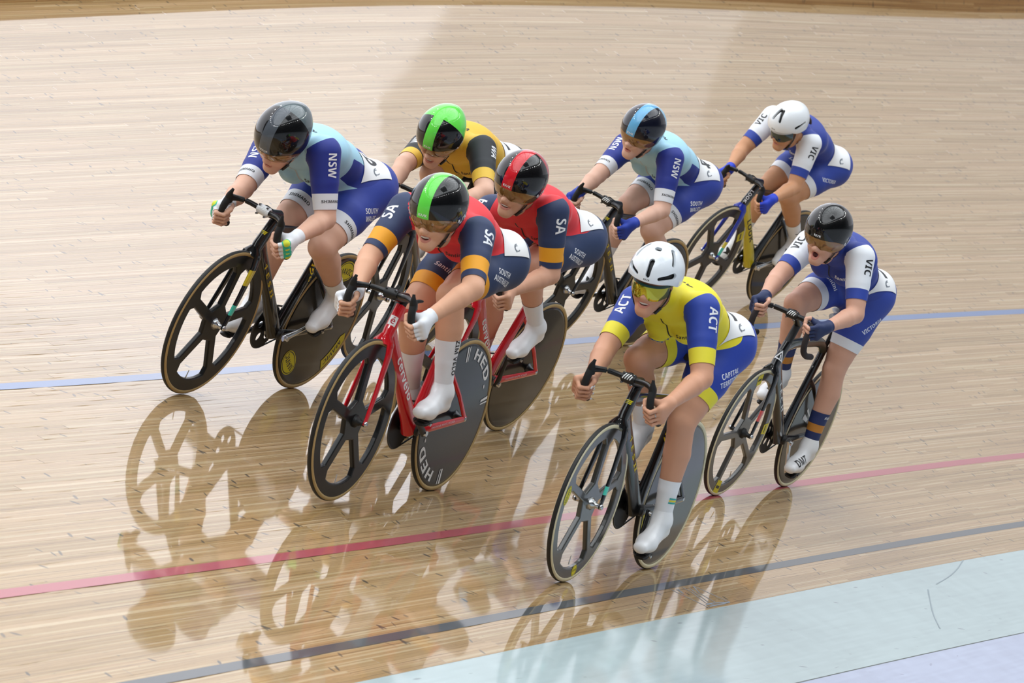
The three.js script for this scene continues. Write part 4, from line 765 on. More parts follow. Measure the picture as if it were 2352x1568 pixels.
function makeRider(S, R) {
  const J = R.J, rider = group('person'); tag(rider, S.label, 'person', 'riders in the race'); lay(rider, R.cr, R.fwd, R.up);
  const put = { rider }, skin = M.skin(S.skin || 0xe2b096);
  // head
  const HR = euler(...(S.head || [0, 0.25, 0])); const ho = mad(mad(J.head, HR[0], -HELMET_AT[0]), HR[1], -HELMET_AT[1]);
  const hp = (x, y, z) => mad(mad(mad(ho, HR[0], x), HR[1], y), HR[2], z);
  // trunk frame
  const H = J.hipc, sm = mix(J.shL, J.shR, 0.5), d = nrm(sub(sm, H)), L = len(sub(sm, H)), lz = [0, 0, 1], l = nrm(mix(lz, nrm(sub(J.shR, J.shL)), 0.8)), lp = nrm(mad(lz, d, -dot(lz, d))), lc = nrm(mad(l, d, -dot(l, d))), b = nrm(cross(lc, d));
  const on = (t, up, lat = 0) => mad(mad(mad(H, d, L * t), b, up), lc, lat);
  const hipL = mad(H, lz, -0.088), hipR = mad(H, lz, 0.088), nk = hp(-0.045, -0.075, 0), g = S.girth || 1;
  const torso = [
    [mad(H, d, -0.03), on(0.14, 0.012), 0.108 * g, 0.106 * g, lp, 1.42, 0.03], [on(0.14, 0.012), on(0.42, 0.04), 0.106 * g, 0.1 * g, lp, 1.3, 0.02], [on(0.42, 0.04), on(0.74, 0.04), 0.1 * g, 0.11 * g, lc, 1.36, 0.02], [on(0.74, 0.04), on(0.96, 0.012), 0.108 * g, 0.078, lc, 1.6, 0.03],
    [on(0.78, -0.05, -0.06), on(0.76, -0.05, -0.06), 0.064, 0.064, null, 1, 0.03], [on(0.78, -0.05, 0.06), on(0.76, -0.05, 0.06), 0.064, 0.064, null, 1, 0.03],
    [mad(hipL, [-0.045, 0.015, 0.012], 1), mad(hipL, [-0.02, 0.0, 0.0], 1), 0.112 * g, 0.108 * g, null, 1, 0.03], [mad(hipR, [-0.045, 0.015, -0.012], 1), mad(hipR, [-0.02, 0, 0], 1), 0.112 * g, 0.108 * g, null, 1, 0.03],
    [on(0.99, 0.028), mix(on(0.99, 0.02), J.shL, 0.85), 0.064, 0.058, null, 1, 0.04], [on(0.99, 0.028), mix(on(0.99, 0.02), J.shR, 0.85), 0.064, 0.058, null, 1, 0.04],
    [on(0.96, 0.028), nk, 0.064, 0.058, null, 1, 0.04],
  ];
  const arm = (sh, el, wr) => { const fd = nrm(sub(wr, el)); return [[sh, mix(sh, el, 0.45), 0.069, 0.057, null, 1, 0.006], [mix(sh, el, 0.45), el, 0.057, 0.044, null, 1, 0.006], [el, mad(el, fd, 0.07), 0.043, 0.0445, null, 1, 0.012], [mad(el, fd, 0.07), mix(el, wr, 0.75), 0.0445, 0.031, null, 1, 0.004], [mix(el, wr, 0.75), wr, 0.031, 0.0265, null, 1, 0.004]]; };
  const leg = (hip, kn, an) => {
    const td = nrm(sub(kn, hip)), sd = nrm(sub(an, kn)), fr = nrm(sub(td, sd)), ta = mad(mix(hip, kn, 0.45), fr, 0.01), tb = mad(mix(hip, kn, 0.8), fr, 0.008), ca = mad(mix(kn, an, 0.3), fr, -0.014);
    return [[hip, ta, 0.106 * g, 0.094 * g, null, 1, 0.01], [ta, tb, 0.094 * g, 0.069, null, 1, 0.006], [tb, kn, 0.069, 0.058, null, 1, 0.006], [mad(kn, fr, 0.016), mad(mad(kn, fr, 0.012), sd, 0.02), 0.046, 0.044, null, 1, 0.012], [kn, ca, 0.056, 0.0575, null, 1, 0.012], [ca, mix(kn, an, 0.68), 0.0575, 0.041, null, 1, 0.006], [mix(kn, an, 0.68), an, 0.041, 0.0345, null, 1, 0.006]];
  };
  const aL = arm(J.shL, J.elL, J.wrL), aR = arm(J.shR, J.elR, J.wrR), lL = leg(hipL, J.knL, J.anL), lR = leg(hipR, J.knR, J.anR);
  const body = (x, y, z) => {
    const T = chain(torso, 0.05, x, y, z), a = chain(aL, 0.03, x, y, z), c = chain(aR, 0.03, x, y, z), e = chain(lL, 0.03, x, y, z), f = chain(lR, 0.03, x, y, z);
    return Math.min(smin(smin(T, e, 0.045), f, 0.045), smin(smin(T, a, 0.03), c, 0.03));
  };
  let lo = [9, 9, 9], hi = [-9, -9, -9]; for (const P of [H, J.shL, J.shR, J.elL, J.elR, J.wrL, J.wrR, J.knL, J.knR, J.anL, J.anR, nk, on(0.5, 0.1)]) for (let k = 0; k < 3; k++) { lo[k] = Math.min(lo[k], P[k]); hi[k] = Math.max(hi[k], P[k]); }
  lo = [Math.min(lo[0] - 0.1, H[0] - 0.19), lo[1] - 0.07, Math.min(lo[2] - 0.1, -0.24)]; hi = [hi[0] + 0.1, hi[1] + 0.13, Math.max(hi[2] + 0.1, 0.24)];
  const bm = nets(body, lo, hi, S.cell || 0.0085);
  // which limb each vertex belongs to, and how far along it lies
  const N = bm.p.length / 3; bm.ch = new Array(N); bm.t = new Array(N);
  const par = (P, a, m2, c) => { const f = (A, B) => { const ab = sub(B, A), q = sub(P, A), t = dot(q, ab) / dot(ab, ab), tc = clamp(t, 0, 1); return [t, len(sub(q, mul(ab, tc)))]; }, [t1, d1] = f(a, m2), [t2, d2] = f(m2, c); return d1 <= d2 ? Math.min(t1, 1.2) : 1 + Math.max(t2, -0.2); };
  for (let v = 0; v < N; v++) {
    const P = bm.p.slice(3 * v, 3 * v + 3), q = [chain(torso, 0.05, ...P), chain(aL, 0.03, ...P), chain(aR, 0.03, ...P), chain(lL, 0.03, ...P), chain(lR, 0.03, ...P)]; let c = 0; for (let k = 1; k < 5; k++) if (q[k] < q[c]) c = k;
    bm.ch[v] = c; bm.t[v] = c === 0 ? dot(sub(P, H), d) / L : c === 1 ? par(P, J.shL, J.elL, J.wrL) : c === 2 ? par(P, J.shR, J.elR, J.wrR) : c === 3 ? par(P, hipL, J.knL, J.anL) : par(P, hipR, J.knR, J.anR);
  }
  // hands
  const hands = {};
  for (const [s, side] of [['L', -1], ['R', 1]]) {
    const G = S.drops ? [0.995, 0.935, side * 0.137] : [0.985, 0.765, side * 0.15], A = S.drops ? nrm([0.5, 0.85, side * -0.05]) : nrm([0.62, 0.78, side * -0.12]);
    hands[s] = handField(side, G, A, J['wr' + s], J['el' + s]);
    hands[s].mesh = nets(hands[s].field, G.map((v, k) => Math.min(v, J['wr' + s][k]) - 0.075), G.map((v, k) => Math.max(v, J['wr' + s][k]) + 0.075), 0.0042);
  }
  // head skin
  const mouth = { open: 0.002, wide: 0.02, smile: 0, ...(S.mouth || {}) }; const hm0 = headField(mouth), hm = nets((x, y, z) => hm0(x / 0.97, y / 0.97, z / 0.91) * 0.93, [-0.13, -0.2, -0.105], [0.14, 0.13, 0.105], 0.0048);
  const [lips, face] = split(hm, (x, y, z) => { const c = y + 0.088 - mouth.smile * z * z * 9; return x < 0.055 ? -1 : 1 - ((c / (mouth.open + 0.0068)) ** 2 + (z / (mouth.wide * 0.93 + 0.004)) ** 2); });
  const Tf = { R: HR, o: mad(mad(ho, HR[0], HELMET_AT[0]), HR[1], HELMET_AT[1]), head: ho };
  const parts = [bm, xform(face, HR, ho)]; for (const s of 'LR') parts.push(hands[s].mesh);
  const bodyMesh = part('body', join(...parts), skin, rider, 'bare skin'); void bodyMesh;
  const fc = group('face', rider), sc = (m) => { const q = { ...m, p: m.p.slice() }; for (let k = 0; k < q.p.length; k += 3) { q.p[k] *= 0.97; q.p[k + 1] *= 0.97; q.p[k + 2] *= 0.91; } return q; };
  part('lips', xform(lips, HR, ho), M.skin(S.lips || 0xc98474), fc);
  if (mouth.open > 0.004) {
    part('mouth', xform(sc(shellMesh((q) => [0.074 + q[0] * 0.016, -0.088 + q[1] * mouth.open * 1.05, q[2] * mouth.wide * 1.0], 20, 12)), HR, ho), mat(0x4a1416, 0.5), fc);
    if (mouth.teeth) { const c = Array.from({ length: 11 }, (_, k) => { const z = (k / 10 - 0.5) * 2 * mouth.wide * 0.78; return [0.0905 - z * z * 16, -0.088 + mouth.smile * z * z * 9 + mouth.open * 0.4, z]; }); part('teeth', xform(sc(loft(c, [[Math.min(0.0042, mouth.open * 0.5), 0.0025]], 8)), HR, ho), mat(0xe9e4d8, 0.3), fc); }
  }
  for (const s of [-1, 1]) { part('eye', xform(sc(shellMesh((q) => [0.073 + q[0] * 0.0125, -0.022 + q[1] * 0.0125, s * 0.032 + q[2] * 0.0125], 16, 12)), HR, ho), mat(0xe6e2de, 0.25), fc); part('iris', xform(sc(shellMesh((q) => [0.0835 + q[0] * 0.003, -0.024 + q[1] * 0.0052, s * 0.032 + q[2] * 0.0052], 12, 8)), HR, ho), mat(0x2c2018, 0.2), fc);
    part('eyebrow', xform(sc(loft([[0.088, -0.002, s * 0.018], [0.089, 0.002, s * 0.034], [0.078, -0.001, s * 0.05]], [[0.003, 0.003]], 6)), HR, ho), mat(S.hair || 0x5a4030, 0.8), fc); }
  // clothing: shells a few millimetres off the skin, cut at hems and seams
  const U = S.suit, off = offset(bm, 0.0028);
  const n0 = on(0.96, 0.028), nv = sub(nk, n0), nl2 = dot(nv, nv);
  let [suit] = split(off, (x, y, z, c, t) => (c === 0 ? (U.collar ?? 0.84) - dot(sub([x, y, z], n0), nv) / nl2 : c < 3 ? U.hemArm - t : U.hemLeg - t));
  const whole = suit, cl = group('skinsuit', rider);
  const zone = (name, color, f, label) => { let z; [z, suit] = split(suit, f); part(name, z, M.cloth(color), cl, label); };
  const isLeg = (c) => c > 2;
  for (const ci of [1, 2]) zone('sleeve_band', U.band, (x, y, z, c, t) => (c === ci ? Math.min(t - U.bandArm[0], U.bandArm[1] - t) : -1), U.bandWord + ' sleeve band');
  for (const ci of [3, 4]) zone('leg_band', U.legBand || U.band, (x, y, z, c, t) => (c === ci ? t - U.bandLeg : -1), (U.legWord || U.bandWord) + ' leg band');
  for (const [sh, el, side, ci] of [[J.shL, J.elL, -1, 1], [J.shR, J.elR, 1, 2]]) {
    const ad = nrm(sub(el, sh)), nn = nrm(mad(mul(ad, 0.8), [0, 0, side], 0.6));
    zone('sleeve', U.sleeve, (x, y, z, c, t) => { const q = sub([x, y, z], sh), k = dot(q, nn) + 0.036; if (c === ci) return t > 0.35 ? 1 : Math.max(k, (t - 0.25)); return c === 0 ? Math.min(k, Math.min(0.105 - len(q), Math.min(side * q[2] + 0.03, 0.05 - dot(q, ad)))) : -0.05; });
  }
  zone('shorts', U.shorts, (x, y, z, c, t) => { const P = sub([x, y, z], H), s = dot(P, d) / L, q = dot(P, b), lg = chain(torso, 0.05, x, y, z) - Math.min(chain(lL, 0.03, x, y, z), chain(lR, 0.03, x, y, z)); return Math.max((U.waist ?? 0.2) - 0.45 * q - s, clamp(lg * 12, -0.5, 0.5)); });
  if (U.side) for (const sd of [-1, 1]) zone('side_panel', U.side, (x, y, z, c, t) => { const P = sub([x, y, z], H), lat = sd * dot(P, lc), s = dot(P, d) / L, q = dot(P, b); return Math.min(lat - 0.098, Math.min(0.055 - q, Math.min(q + 0.05, 0.52 - s))); });
  part('jersey', suit, M.cloth(U.top), cl);
  // printed words
  const pr = group('printing', rider), P1 = (key, C, Nn, X, w, opt = {}) => { const q = prints[key]; const m = decal(opt.mesh || whole, C, Nn, X, w, w / q.aspect * (opt.tall || 1), q.rect, 0.001, opt.depth || 0.06, opt.face ?? 0.1); if (m) part('lettering', m, INK, pr); };
  const adL = nrm(sub(J.elL, J.shL)), adR = nrm(sub(J.elR, J.shR)), oth = (v, a) => nrm(mad(v, a, -dot(v, a)));
  if (U.code) { const NL = oth([0.5, 0.15, -0.85], adL), NR = oth([0.55, 0.6, 0.25], adR); P1(U.code, mad(mix(J.shL, J.elL, 0.2), NL, 0.05), NL, adL, U.codeW || 0.12, { tall: 1.15 }); P1(U.code, mad(mix(J.shR, J.elR, 0.27), NR, 0.05), NR, mul(adR, -1), U.codeW || 0.12, { tall: 1.15 }); }
  if (U.cuff) { const NL = oth([0.5, 0.15, -0.85], adL), NR = oth([0.7, 0.5, 0.3], adR), t = (U.bandArm[0] + U.bandArm[1]) / 2; P1(U.cuff, mad(mix(J.shL, J.elL, t), NL, 0.045), NL, cross(NL, adL), -0.085 * -1, {}); P1(U.cuff, mad(mix(J.shR, J.elR, t), NR, 0.045), NR, cross(NR, adR), 0.085); }
  const tL = nrm(sub(J.knL, hipL)), tR = nrm(sub(J.knR, hipR));
  if (U.cuff) { const t = (U.bandLeg + U.hemLeg) / 2, NL = oth([0.5, 0.1, -1], tL), NR = oth([0.7, 0.5, -0.1], tR); P1(U.cuff, mad(mix(hipL, J.knL, t), NL, 0.07), NL, oth([-0.9, -0.3, 0], tL), 0.11, { depth: 0.07 }); P1(U.cuff, mad(mix(hipR, J.knR, t), NR, 0.07), NR, oth([0, 0.1, -1], NR), 0.11, { depth: 0.07 }); }
  { const NL = oth([0.25, 0.1, -1], tL), up = cross(tL, NL), X = nrm(mad(mul(tL, -1), oth([-1, -0.2, 0], tL), 0.7)), Uv = cross(NL, X); (U.thigh || []).forEach((k, j) => P1(k, mad(mad(mix(hipL, J.knL, 0.36), NL, 0.09), Uv, 0.017 - 0.034 * j), NL, X, 0.1 * (prints[k].aspect / prints.SOUTH.aspect))); void up;
    const NR = oth([0.6, 0.5, -0.6], tR), X2 = tR, U2 = cross(NR, X2); (U.thigh || []).forEach((k, j) => P1(k, mad(mad(mix(hipR, J.knR, 0.17), NR, 0.08), U2, 0.02 - 0.036 * j), NR, X2, 0.1 * (prints[k].aspect / prints.SOUTH.aspect)));
    const NS = oth([0.65, 0.5, -0.35], tR); P1('santiniw', mad(mix(hipR, J.knR, U.bandLeg - 0.1), NS, 0.08), NS, oth([0, -0.1, -1], NS), 0.105, { depth: 0.07 }); }
  P1('santini' + (U.ink || 'k'), on(0.86, -0.1, -0.075), nrm(mad(mul(b, -1), [0.6, 0, -0.5], 1)), mul(lc, -1), 0.085, { depth: 0.08 });
  if (U.sponsor) P1(U.sponsor, on(0.76, -0.12, -0.07), nrm(mad(mul(b, -1), [0.6, 0, -0.5], 1)), mul(lc, -1), 0.1, { depth: 0.08 });
  { const q = prints[U.zip || 'zip'], m = decal(whole, on(0.82, -0.1, 0.005), nrm(mad(mul(b, -1), [0.5, 0, 0], 1)), mul(lc, -1), 0.006, 0.24, q.rect, 0.001, 0.09, 0.1); if (m) part('zip', m, INK, pr); }
  if (U.back) P1(U.back, on(0.98, 0.085, -0.02), nrm(mad(b, lc, -0.25)), mul(lc, 1), 0.1, { depth: 0.06 });
  if (S.bib) { const q = prints[S.bib], NB = nrm(mad(mul(b, 0.78), lc, -0.62)), m = decal(whole, on(S.bibAt?.[0] ?? 0.13, 0.06, -0.075), NB, mul(d, -1), 0.15, 0.2, q.rect, 0.0035, 0.11, 0.0); if (m) part('race_number', toGeo(m), INK, rider, 'white race number pinned to the lower back'); }
  // socks and shoes
  for (const [s, kn, an] of [['L', J.knL, J.anL], ['R', J.knR, J.anR]]) {
    const ci = s === 'L' ? 3 : 4; let [sock] = split(offset(bm, 0.002), (x, y, z, c, t) => (c === ci ? t - (1 + S.sock[0]) : -1));
    const sk = group('sock', rider);
    for (const [t0, col] of S.sock.slice(1)) { let z; [sock, z] = split(sock, (x, y, z2, c, t) => t - (1 + t0)); part('knit', z, M.cloth(col), sk); }
    part('knit', sock, M.cloth(S.sockColor || 0xeceef2), sk);
    if (S.sockPrint) { const ax = nrm(sub(an, kn)), NN = oth([0.1, 0, -1], ax), q = prints[S.sockPrint[0]]; const src = offset(bm, 0.0022), m = decal(src, mad(mix(kn, an, S.sockPrint[1]), NN, 0.04), NN, S.sockPrint[3] ? oth([-1, 0, 0], NN) : ax, S.sockPrint[2], S.sockPrint[2] / q.aspect, q.rect, 0.001, 0.05, 0.05); if (m && s === 'L') part('lettering', m, INK, sk); }
    const B = J['ball' + s], T = J['toe' + s], K = J['heel' + s], fd = nrm(sub(T, K)), up = nrm(cross([0, 0, 1], fd)), side = s === 'L' ? -1 : 1;
    const rods = [[an, mad(an, nrm(sub(kn, an)), 0.05), 0.0385, 0.037, null, 1, 0.02], [mad(mad(K, fd, 0.03), up, 0.03), an, 0.033, 0.036, null, 1, 0.03], [mad(mad(K, fd, 0.03), up, 0.016), mad(B, up, 0.016), 0.031, 0.034, [0, 0, 1], 1.08, 0.02], [an, mad(B, up, 0.018), 0.035, 0.031, null, 1, 0.03], [mad(B, up, 0.015), mad(mad(T, fd, -0.024), up, 0.012), 0.033, 0.025, [0, 0, 1], 1.25, 0.02]];
    const base = mad(B, up, -0.02), f = (x, y, z) => Math.max(chain(rods, 0.02, x, y, z), -dot(sub([x, y, z], base), up));
    const l2 = [0, 1, 2].map((k) => Math.min(an[k], B[k], T[k], K[k]) - 0.065), h2 = [0, 1, 2].map((k) => Math.max(an[k], B[k], T[k], K[k]) + 0.075);
    const sm2 = nets(f, l2, h2, 0.0058), sh = group('shoe', rider); let [sole, upper] = split(sm2, (x, y, z) => 0.008 - dot(sub([x, y, z], base), up) - (S.shoeDark ? 0.004 : 0));
    if (S.cover) { const [cv, op] = split(upper, (x, y, z) => 10); void op; upper = cv; }
    part('upper', upper, S.cover ? mat(0xeef0f3, 0.32, { clearcoat: 0.35, clearcoatRoughness: 0.25 }) : mat(0xe9eaec, 0.4), sh, S.cover ? 'white stretch overshoe' : 'white cycling shoe'); part('sole', sole, S.cover && !S.shoeDark ? mat(0xd9dbde, 0.5) : M.black, sh);
    part('cleat', loft([mad(mad(B, fd, -0.03), up, -0.024), mad(mad(B, fd, 0.035), up, -0.024)], [[0.006, 0.026], [0.006, 0.022]], 10), M.black, sh);
    if (S.shoePrint) { const NN = nrm(mad(mul(up, 0.8), [0, 0, -1], 0.8)), q = prints[S.shoePrint]; const m = decal(sm2, mad(mad(B, up, 0.04), [0, 0, -1], 0.02), NN, S.shoePrint === 'streak' ? oth([0, 0, -1], NN) : mul(fd, -1), 0.085, 0.06, q.rect, 0.001, 0.06, 0.1); if (m) part('lettering', m, INK, sh); }
  }
  // gloves
  for (const s of 'LR') {
    const g2 = S.gloves, h = hands[s], sideN = s === 'L' ? -1 : 1; if (!g2) { for (const [t, dd, n, big] of h.nails) if (S.nails) part('nail', xform(shellMesh((q) => [q[0] * (big ? 0.0075 : 0.006), q[1] * 0.002, q[2] * (big ? 0.006 : 0.005)], 10, 6), [dd, n, cross(dd, n)], mad(mad(t, n, 0.0092), dd, 0.001)), S.nails, rider); continue; }
    const gm = offset(h.mesh, 0.0016), N2 = gm.p.length / 3; gm.ch = new Array(N2).fill(0); gm.t = new Array(N2);
    const wr = J['wr' + s], wd = nrm(sub(J['el' + s], wr));
    for (let v = 0; v < N2; v++) gm.t[v] = h.along(gm.p[3 * v], gm.p[3 * v + 1], gm.p[3 * v + 2]);
    let [gl] = split(gm, (x, y, z, c, t) => Math.min((g2.to ?? 1.15) - t, (g2.cuff ?? 0.035) - dot(sub([x, y, z], wr), wd)));
    const gg = group('glove', rider);
    if (g2.knuckle) for (const k of h.knuckles) { let z; [z, gl] = split(gl, (x, y, z3) => 0.0205 - len(sub([x, y, z3], k))); const [z1, z2] = split(z, (x, y, z3) => 0.0175 - len(sub([x, y, z3], k))); part('knuckle_panel', z1, M.cloth(g2.knuckle[0]), gg); part('knuckle_panel', z2, M.cloth(g2.knuckle[1]), gg); }
    part('fabric', gl, M.cloth(g2.color), gg);
    if (S.ring) void 0; void sideN;
  }
  if (S.ring) { const f = hands.L.fingers[1], dd = nrm(sub(f[1], f[0])), c = mix(f[0], f[1], 0.55); part('finger_ring', xform(new THREE.TorusGeometry(0.0105, 0.0018, 8, 20).rotateY(Math.PI / 2) && fromGeo(new THREE.TorusGeometry(0.0105, 0.002, 8, 20).rotateY(Math.PI / 2)), [dd, nrm(cross(dd, [0.3, 0.2, 0.9])), nrm(cross(dd, cross(dd, [0.3, 0.2, 0.9])))], c), M.steel, rider); }
  // helmet, straps, hair
  if (S.helmet.road) roadHelmet(S.helmet, Tf, put); else aeroHelmet(S.helmet, Tf, put);
  for (const s of [-1, 1]) part('chin_strap', loft(curve([hp(0.005, -0.02, s * 0.079), hp(0.018, -0.07, s * 0.072), hp(0.03, -0.118, s * 0.045), hp(0.032, -0.147, 0)], 14), [[0.0075, 0.0022]], 8), M.black, rider);
  part('strap_buckle', loft([hp(0.026, -0.1, -0.06), hp(0.032, -0.128, -0.042)], [[0.011, 0.006]], 8), M.black, rider);
  if (S.hairTail) part('ponytail', loft(curve([hp(-0.12, -0.02, 0), hp(-0.155, -0.012, -0.008), hp(-0.19, -0.03, -0.016), hp(-0.215, -0.07, -0.02)], 12), [[0.014, 0.014], [0.018, 0.016], [0.02, 0.018], [0.021, 0.018], [0.021, 0.018], [0.021, 0.018], [0.02, 0.018], [0.02, 0.017], [0.018, 0.015], [0.016, 0.013], [0.013, 0.01], [0.009, 0.007], [0.003, 0.003]], 10), mat(S.hair, 0.7), rider, 'brown ponytail below the helmet');
  { const hs = shellMesh((q) => [-0.008 + q[0] * 0.101, 0.012 + q[1] * 0.103, q[2] * 0.0715], 40, 28); let [hr] = split(hs, (x, y, z) => Math.min(-0.02 - x - 0.25 * (y + 0.03), Math.min(y + 0.07, 0.03 - y))); part('hair', xform(thicken(offset(hr, 0.002), 0.004), HR, ho), mat(S.hair || 0x5a4030, 0.8), rider, 'hair at the nape below the helmet'); }
  return rider;
}
// where each bicycle stands on the track and how its rider is posed (metres, in the bicycle's axes)
const RIDE = {
  A: { cr: [-2.925, 0.04, 0.706], fwd: [-0.99130, 0.02443, 0.12931], up: [0.02646, 0.99955, 0.01402], th: 2.729, J: { hipc: [0.218, 0.999, 0.028], head: [0.917, 1.18, 0.082], shL: [0.734, 1.154, -0.043], shR: [0.633, 1.019, 0.258], elL: [0.729, 0.904, -0.17], elR: [0.83, 0.87, 0.19], wrL: [0.952, 0.805, -0.176], wrR: [1, 0.8, 0.15], knL: [0.539, 0.749, -0.117], knR: [0.546, 0.741, 0.096], anL: [0.199, 0.525, -0.115], anR: [0.445, 0.355, 0.115], ballL: [0.241, 0.389, -0.115], ballR: [0.547, 0.255, 0.115], toeL: [0.31, 0.339, -0.115], toeR: [0.632, 0.244, 0.115], heelL: [0.117, 0.499, -0.115], heelR: [0.386, 0.292, 0.115] } },
  B: { cr: [-0.971, 0.002, 0.088], fwd: [-0.97082, 0.01088, 0.23954], up: [0.00336, 0.99949, -0.03178], th: 5.249, J: { hipc: [0.081, 0.986, -0.004], head: [0.765, 1.145, 0.066], shL: [0.582, 1.114, -0.1], shR: [0.489, 0.988, 0.212], elL: [0.772, 0.963, -0.248], elR: [0.76, 0.924, 0.181], wrL: [0.946, 0.818, -0.152], wrR: [0.957, 0.796, 0.137], knL: [0.38, 0.698, -0.1], knR: [0.484, 0.891, 0.125], anL: [0.395, 0.294, -0.115], anR: [0.224, 0.581, 0.115], ballL: [0.48, 0.178, -0.115], ballR: [0.309, 0.465, 0.115], toeL: [0.561, 0.153, -0.115], toeR: [0.39, 0.44, 0.115], heelL: [0.327, 0.242, -0.115], heelR: [0.156, 0.528, 0.115] } },
  C: { cr: [-3.364, 0.108, 1.825], fwd: [-0.98726, 0.04598, 0.15231], up: [0.02339, 0.98888, -0.14687], th: 0.399, J: { hipc: [0.131, 1.022, 0.019], head: [0.802, 1.234, -0.024], shL: [0.599, 1.15, -0.135], shR: [0.569, 1.146, 0.212], elL: [0.771, 0.956, -0.252], elR: [0.757, 0.938, 0.222], wrL: [0.953, 0.809, -0.178], wrR: [0.952, 0.816, 0.145], knL: [0.519, 0.87, -0.064], knR: [0.432, 0.743, 0.119], anL: [0.439, 0.479, -0.115], anR: [0.213, 0.397, 0.115], ballL: [0.548, 0.387, -0.115], ballR: [0.24, 0.257, 0.115], toeL: [0.633, 0.381, -0.115], toeR: [0.303, 0.2, 0.115], heelL: [0.385, 0.412, -0.115], heelR: [0.129, 0.379, 0.115] } },
  D: { cr: [-1.77, 0.034, 1.112], fwd: [-0.99120, 0.02724, 0.12957], up: [0.02919, 0.99949, 0.01322], th: -5.024, J: { hipc: [0.271, 1.028, -0.003], head: [0.928, 1.269, 0.023], shL: [0.773, 1.177, -0.119], shR: [0.7, 1.03, 0.19], elL: [0.735, 0.914, -0.214], elR: [0.8, 0.92, 0.25], wrL: [0.945, 0.801, -0.156], wrR: [0.945, 0.805, 0.178], knL: [0.661, 0.878, -0.066], knR: [0.441, 0.654, 0.111], anL: [0.371, 0.603, -0.115], anR: [0.27, 0.286, 0.115], ballL: [0.446, 0.481, -0.115], ballR: [0.343, 0.163, 0.115], toeL: [0.524, 0.449, -0.115], toeR: [0.422, 0.13, 0.115], heelL: [0.298, 0.557, -0.115], heelR: [0.197, 0.24, 0.115] } },
  E: { cr: [1.203, 0.001, -0.009], fwd: [-0.99950, -0.00117, 0.03150], up: [0.00001, 0.99930, 0.03737], th: 2.918, J: { hipc: [0.172, 1.025, 0.015], head: [0.844, 1.277, 0.047], shL: [0.683, 1.171, -0.101], shR: [0.593, 1.091, 0.22], elL: [0.743, 0.918, -0.211], elR: [0.819, 0.927, 0.18], wrL: [0.966, 0.82, -0.197], wrR: [1, 0.82, 0.15], knL: [0.472, 0.739, -0.074], knR: [0.523, 0.806, 0.092], anL: [0.159, 0.482, -0.115], anR: [0.477, 0.404, 0.115], ballL: [0.232, 0.359, -0.115], ballR: [0.557, 0.285, 0.115], toeL: [0.31, 0.326, -0.115], toeR: [0.637, 0.257, 0.115], heelL: [0.086, 0.438, -0.115], heelR: [0.407, 0.354, 0.115] } },
  F: { cr: [3.81, 0.05, -0.646], fwd: [-0.99954, -0.01630, 0.02573], up: [-0.01392, 0.99583, 0.09018], th: 2.735, J: { hipc: [0.169, 1.016, 0.003], head: [0.849, 1.254, 0.007], shL: [0.663, 1.171, -0.103], shR: [0.588, 1.169, 0.229], elL: [0.734, 0.909, -0.178], elR: [0.746, 0.933, 0.237], wrL: [0.961, 0.819, -0.187], wrR: [0.954, 0.837, 0.154], knL: [0.512, 0.789, -0.076], knR: [0.501, 0.768, 0.093], anL: [0.202, 0.526, -0.115], anR: [0.457, 0.366, 0.115], ballL: [0.241, 0.388, -0.115], ballR: [0.548, 0.256, 0.115], toeL: [0.308, 0.336, -0.115], toeR: [0.63, 0.235, 0.115], heelL: [0.12, 0.501, -0.115], heelR: [0.391, 0.31, 0.115] } },
  G: { cr: [0.259, -0.01, 1.653], fwd: [-0.99145, 0.02927, 0.12717], up: [0.02379, 0.99873, -0.04436], th: -2.028, J: { hipc: [0.157, 1.098, -0.003], head: [0.82, 1.394, 0.027], shL: [0.663, 1.309, -0.126], shR: [0.537, 1.252, 0.184], elL: [0.733, 1.054, -0.232], elR: [0.75, 1.067, 0.197], wrL: [0.959, 0.969, -0.194], wrR: [0.972, 0.978, 0.148], knL: [0.228, 0.693, -0.083], knR: [0.544, 0.954, 0.129], anL: [0.232, 0.284, -0.115], anR: [0.379, 0.584, 0.115], ballL: [0.321, 0.172, -0.115], ballR: [0.468, 0.472, 0.115], toeL: [0.403, 0.15, -0.115], toeR: [0.55, 0.45, 0.115], heelL: [0.165, 0.23, -0.115], heelR: [0.313, 0.529, 0.115] } },
  H: { cr: [-2.725, 0.118, 2.585], fwd: [-0.98628, 0.05620, 0.15524], up: [0.03501, 0.99009, -0.13602], th: 5.036, J: { hipc: [0.152, 1.029, -0.002], head: [0.818, 1.282, 0.069], shL: [0.662, 1.184, -0.111], shR: [0.55, 1.108, 0.21], elL: [0.742, 0.93, -0.223], elR: [0.745, 0.91, 0.206], wrL: [0.957, 0.815, -0.195], wrR: [0.955, 0.808, 0.151], knL: [0.381, 0.685, -0.079], knR: [0.546, 0.894, 0.128], anL: [0.357, 0.274, -0.115], anR: [0.268, 0.603, 0.115], ballL: [0.447, 0.164, -0.115], ballR: [0.341, 0.48, 0.115], toeL: [0.53, 0.143, -0.115], toeR: [0.419, 0.447, 0.115], heelL: [0.291, 0.218, -0.115], heelR: [0.195, 0.558, 0.115] } },
};
const blackFrame = M.gloss(0x0d0e10), redFrame = M.gloss(0xcb1220), TEAL = M.paint(0x3fc4ae), YEL = M.paint(0xd9c41c);
const five = (o) => ({ wall: M.gum, ...o }), discW = (o) => ({ disc: true, wall: M.gum, hub: M.darkSteel, ...o });
const mavicRing = [['mavicstrip', 0.25, 0.305, 3.35, 4.05], ['mavic', 0.2, 0.302, -1.25, -0.6], ['mavic', 0.2, 0.302, 1.3, 1.95]];
const dtSide = (x, y) => [x, y, -0.02];
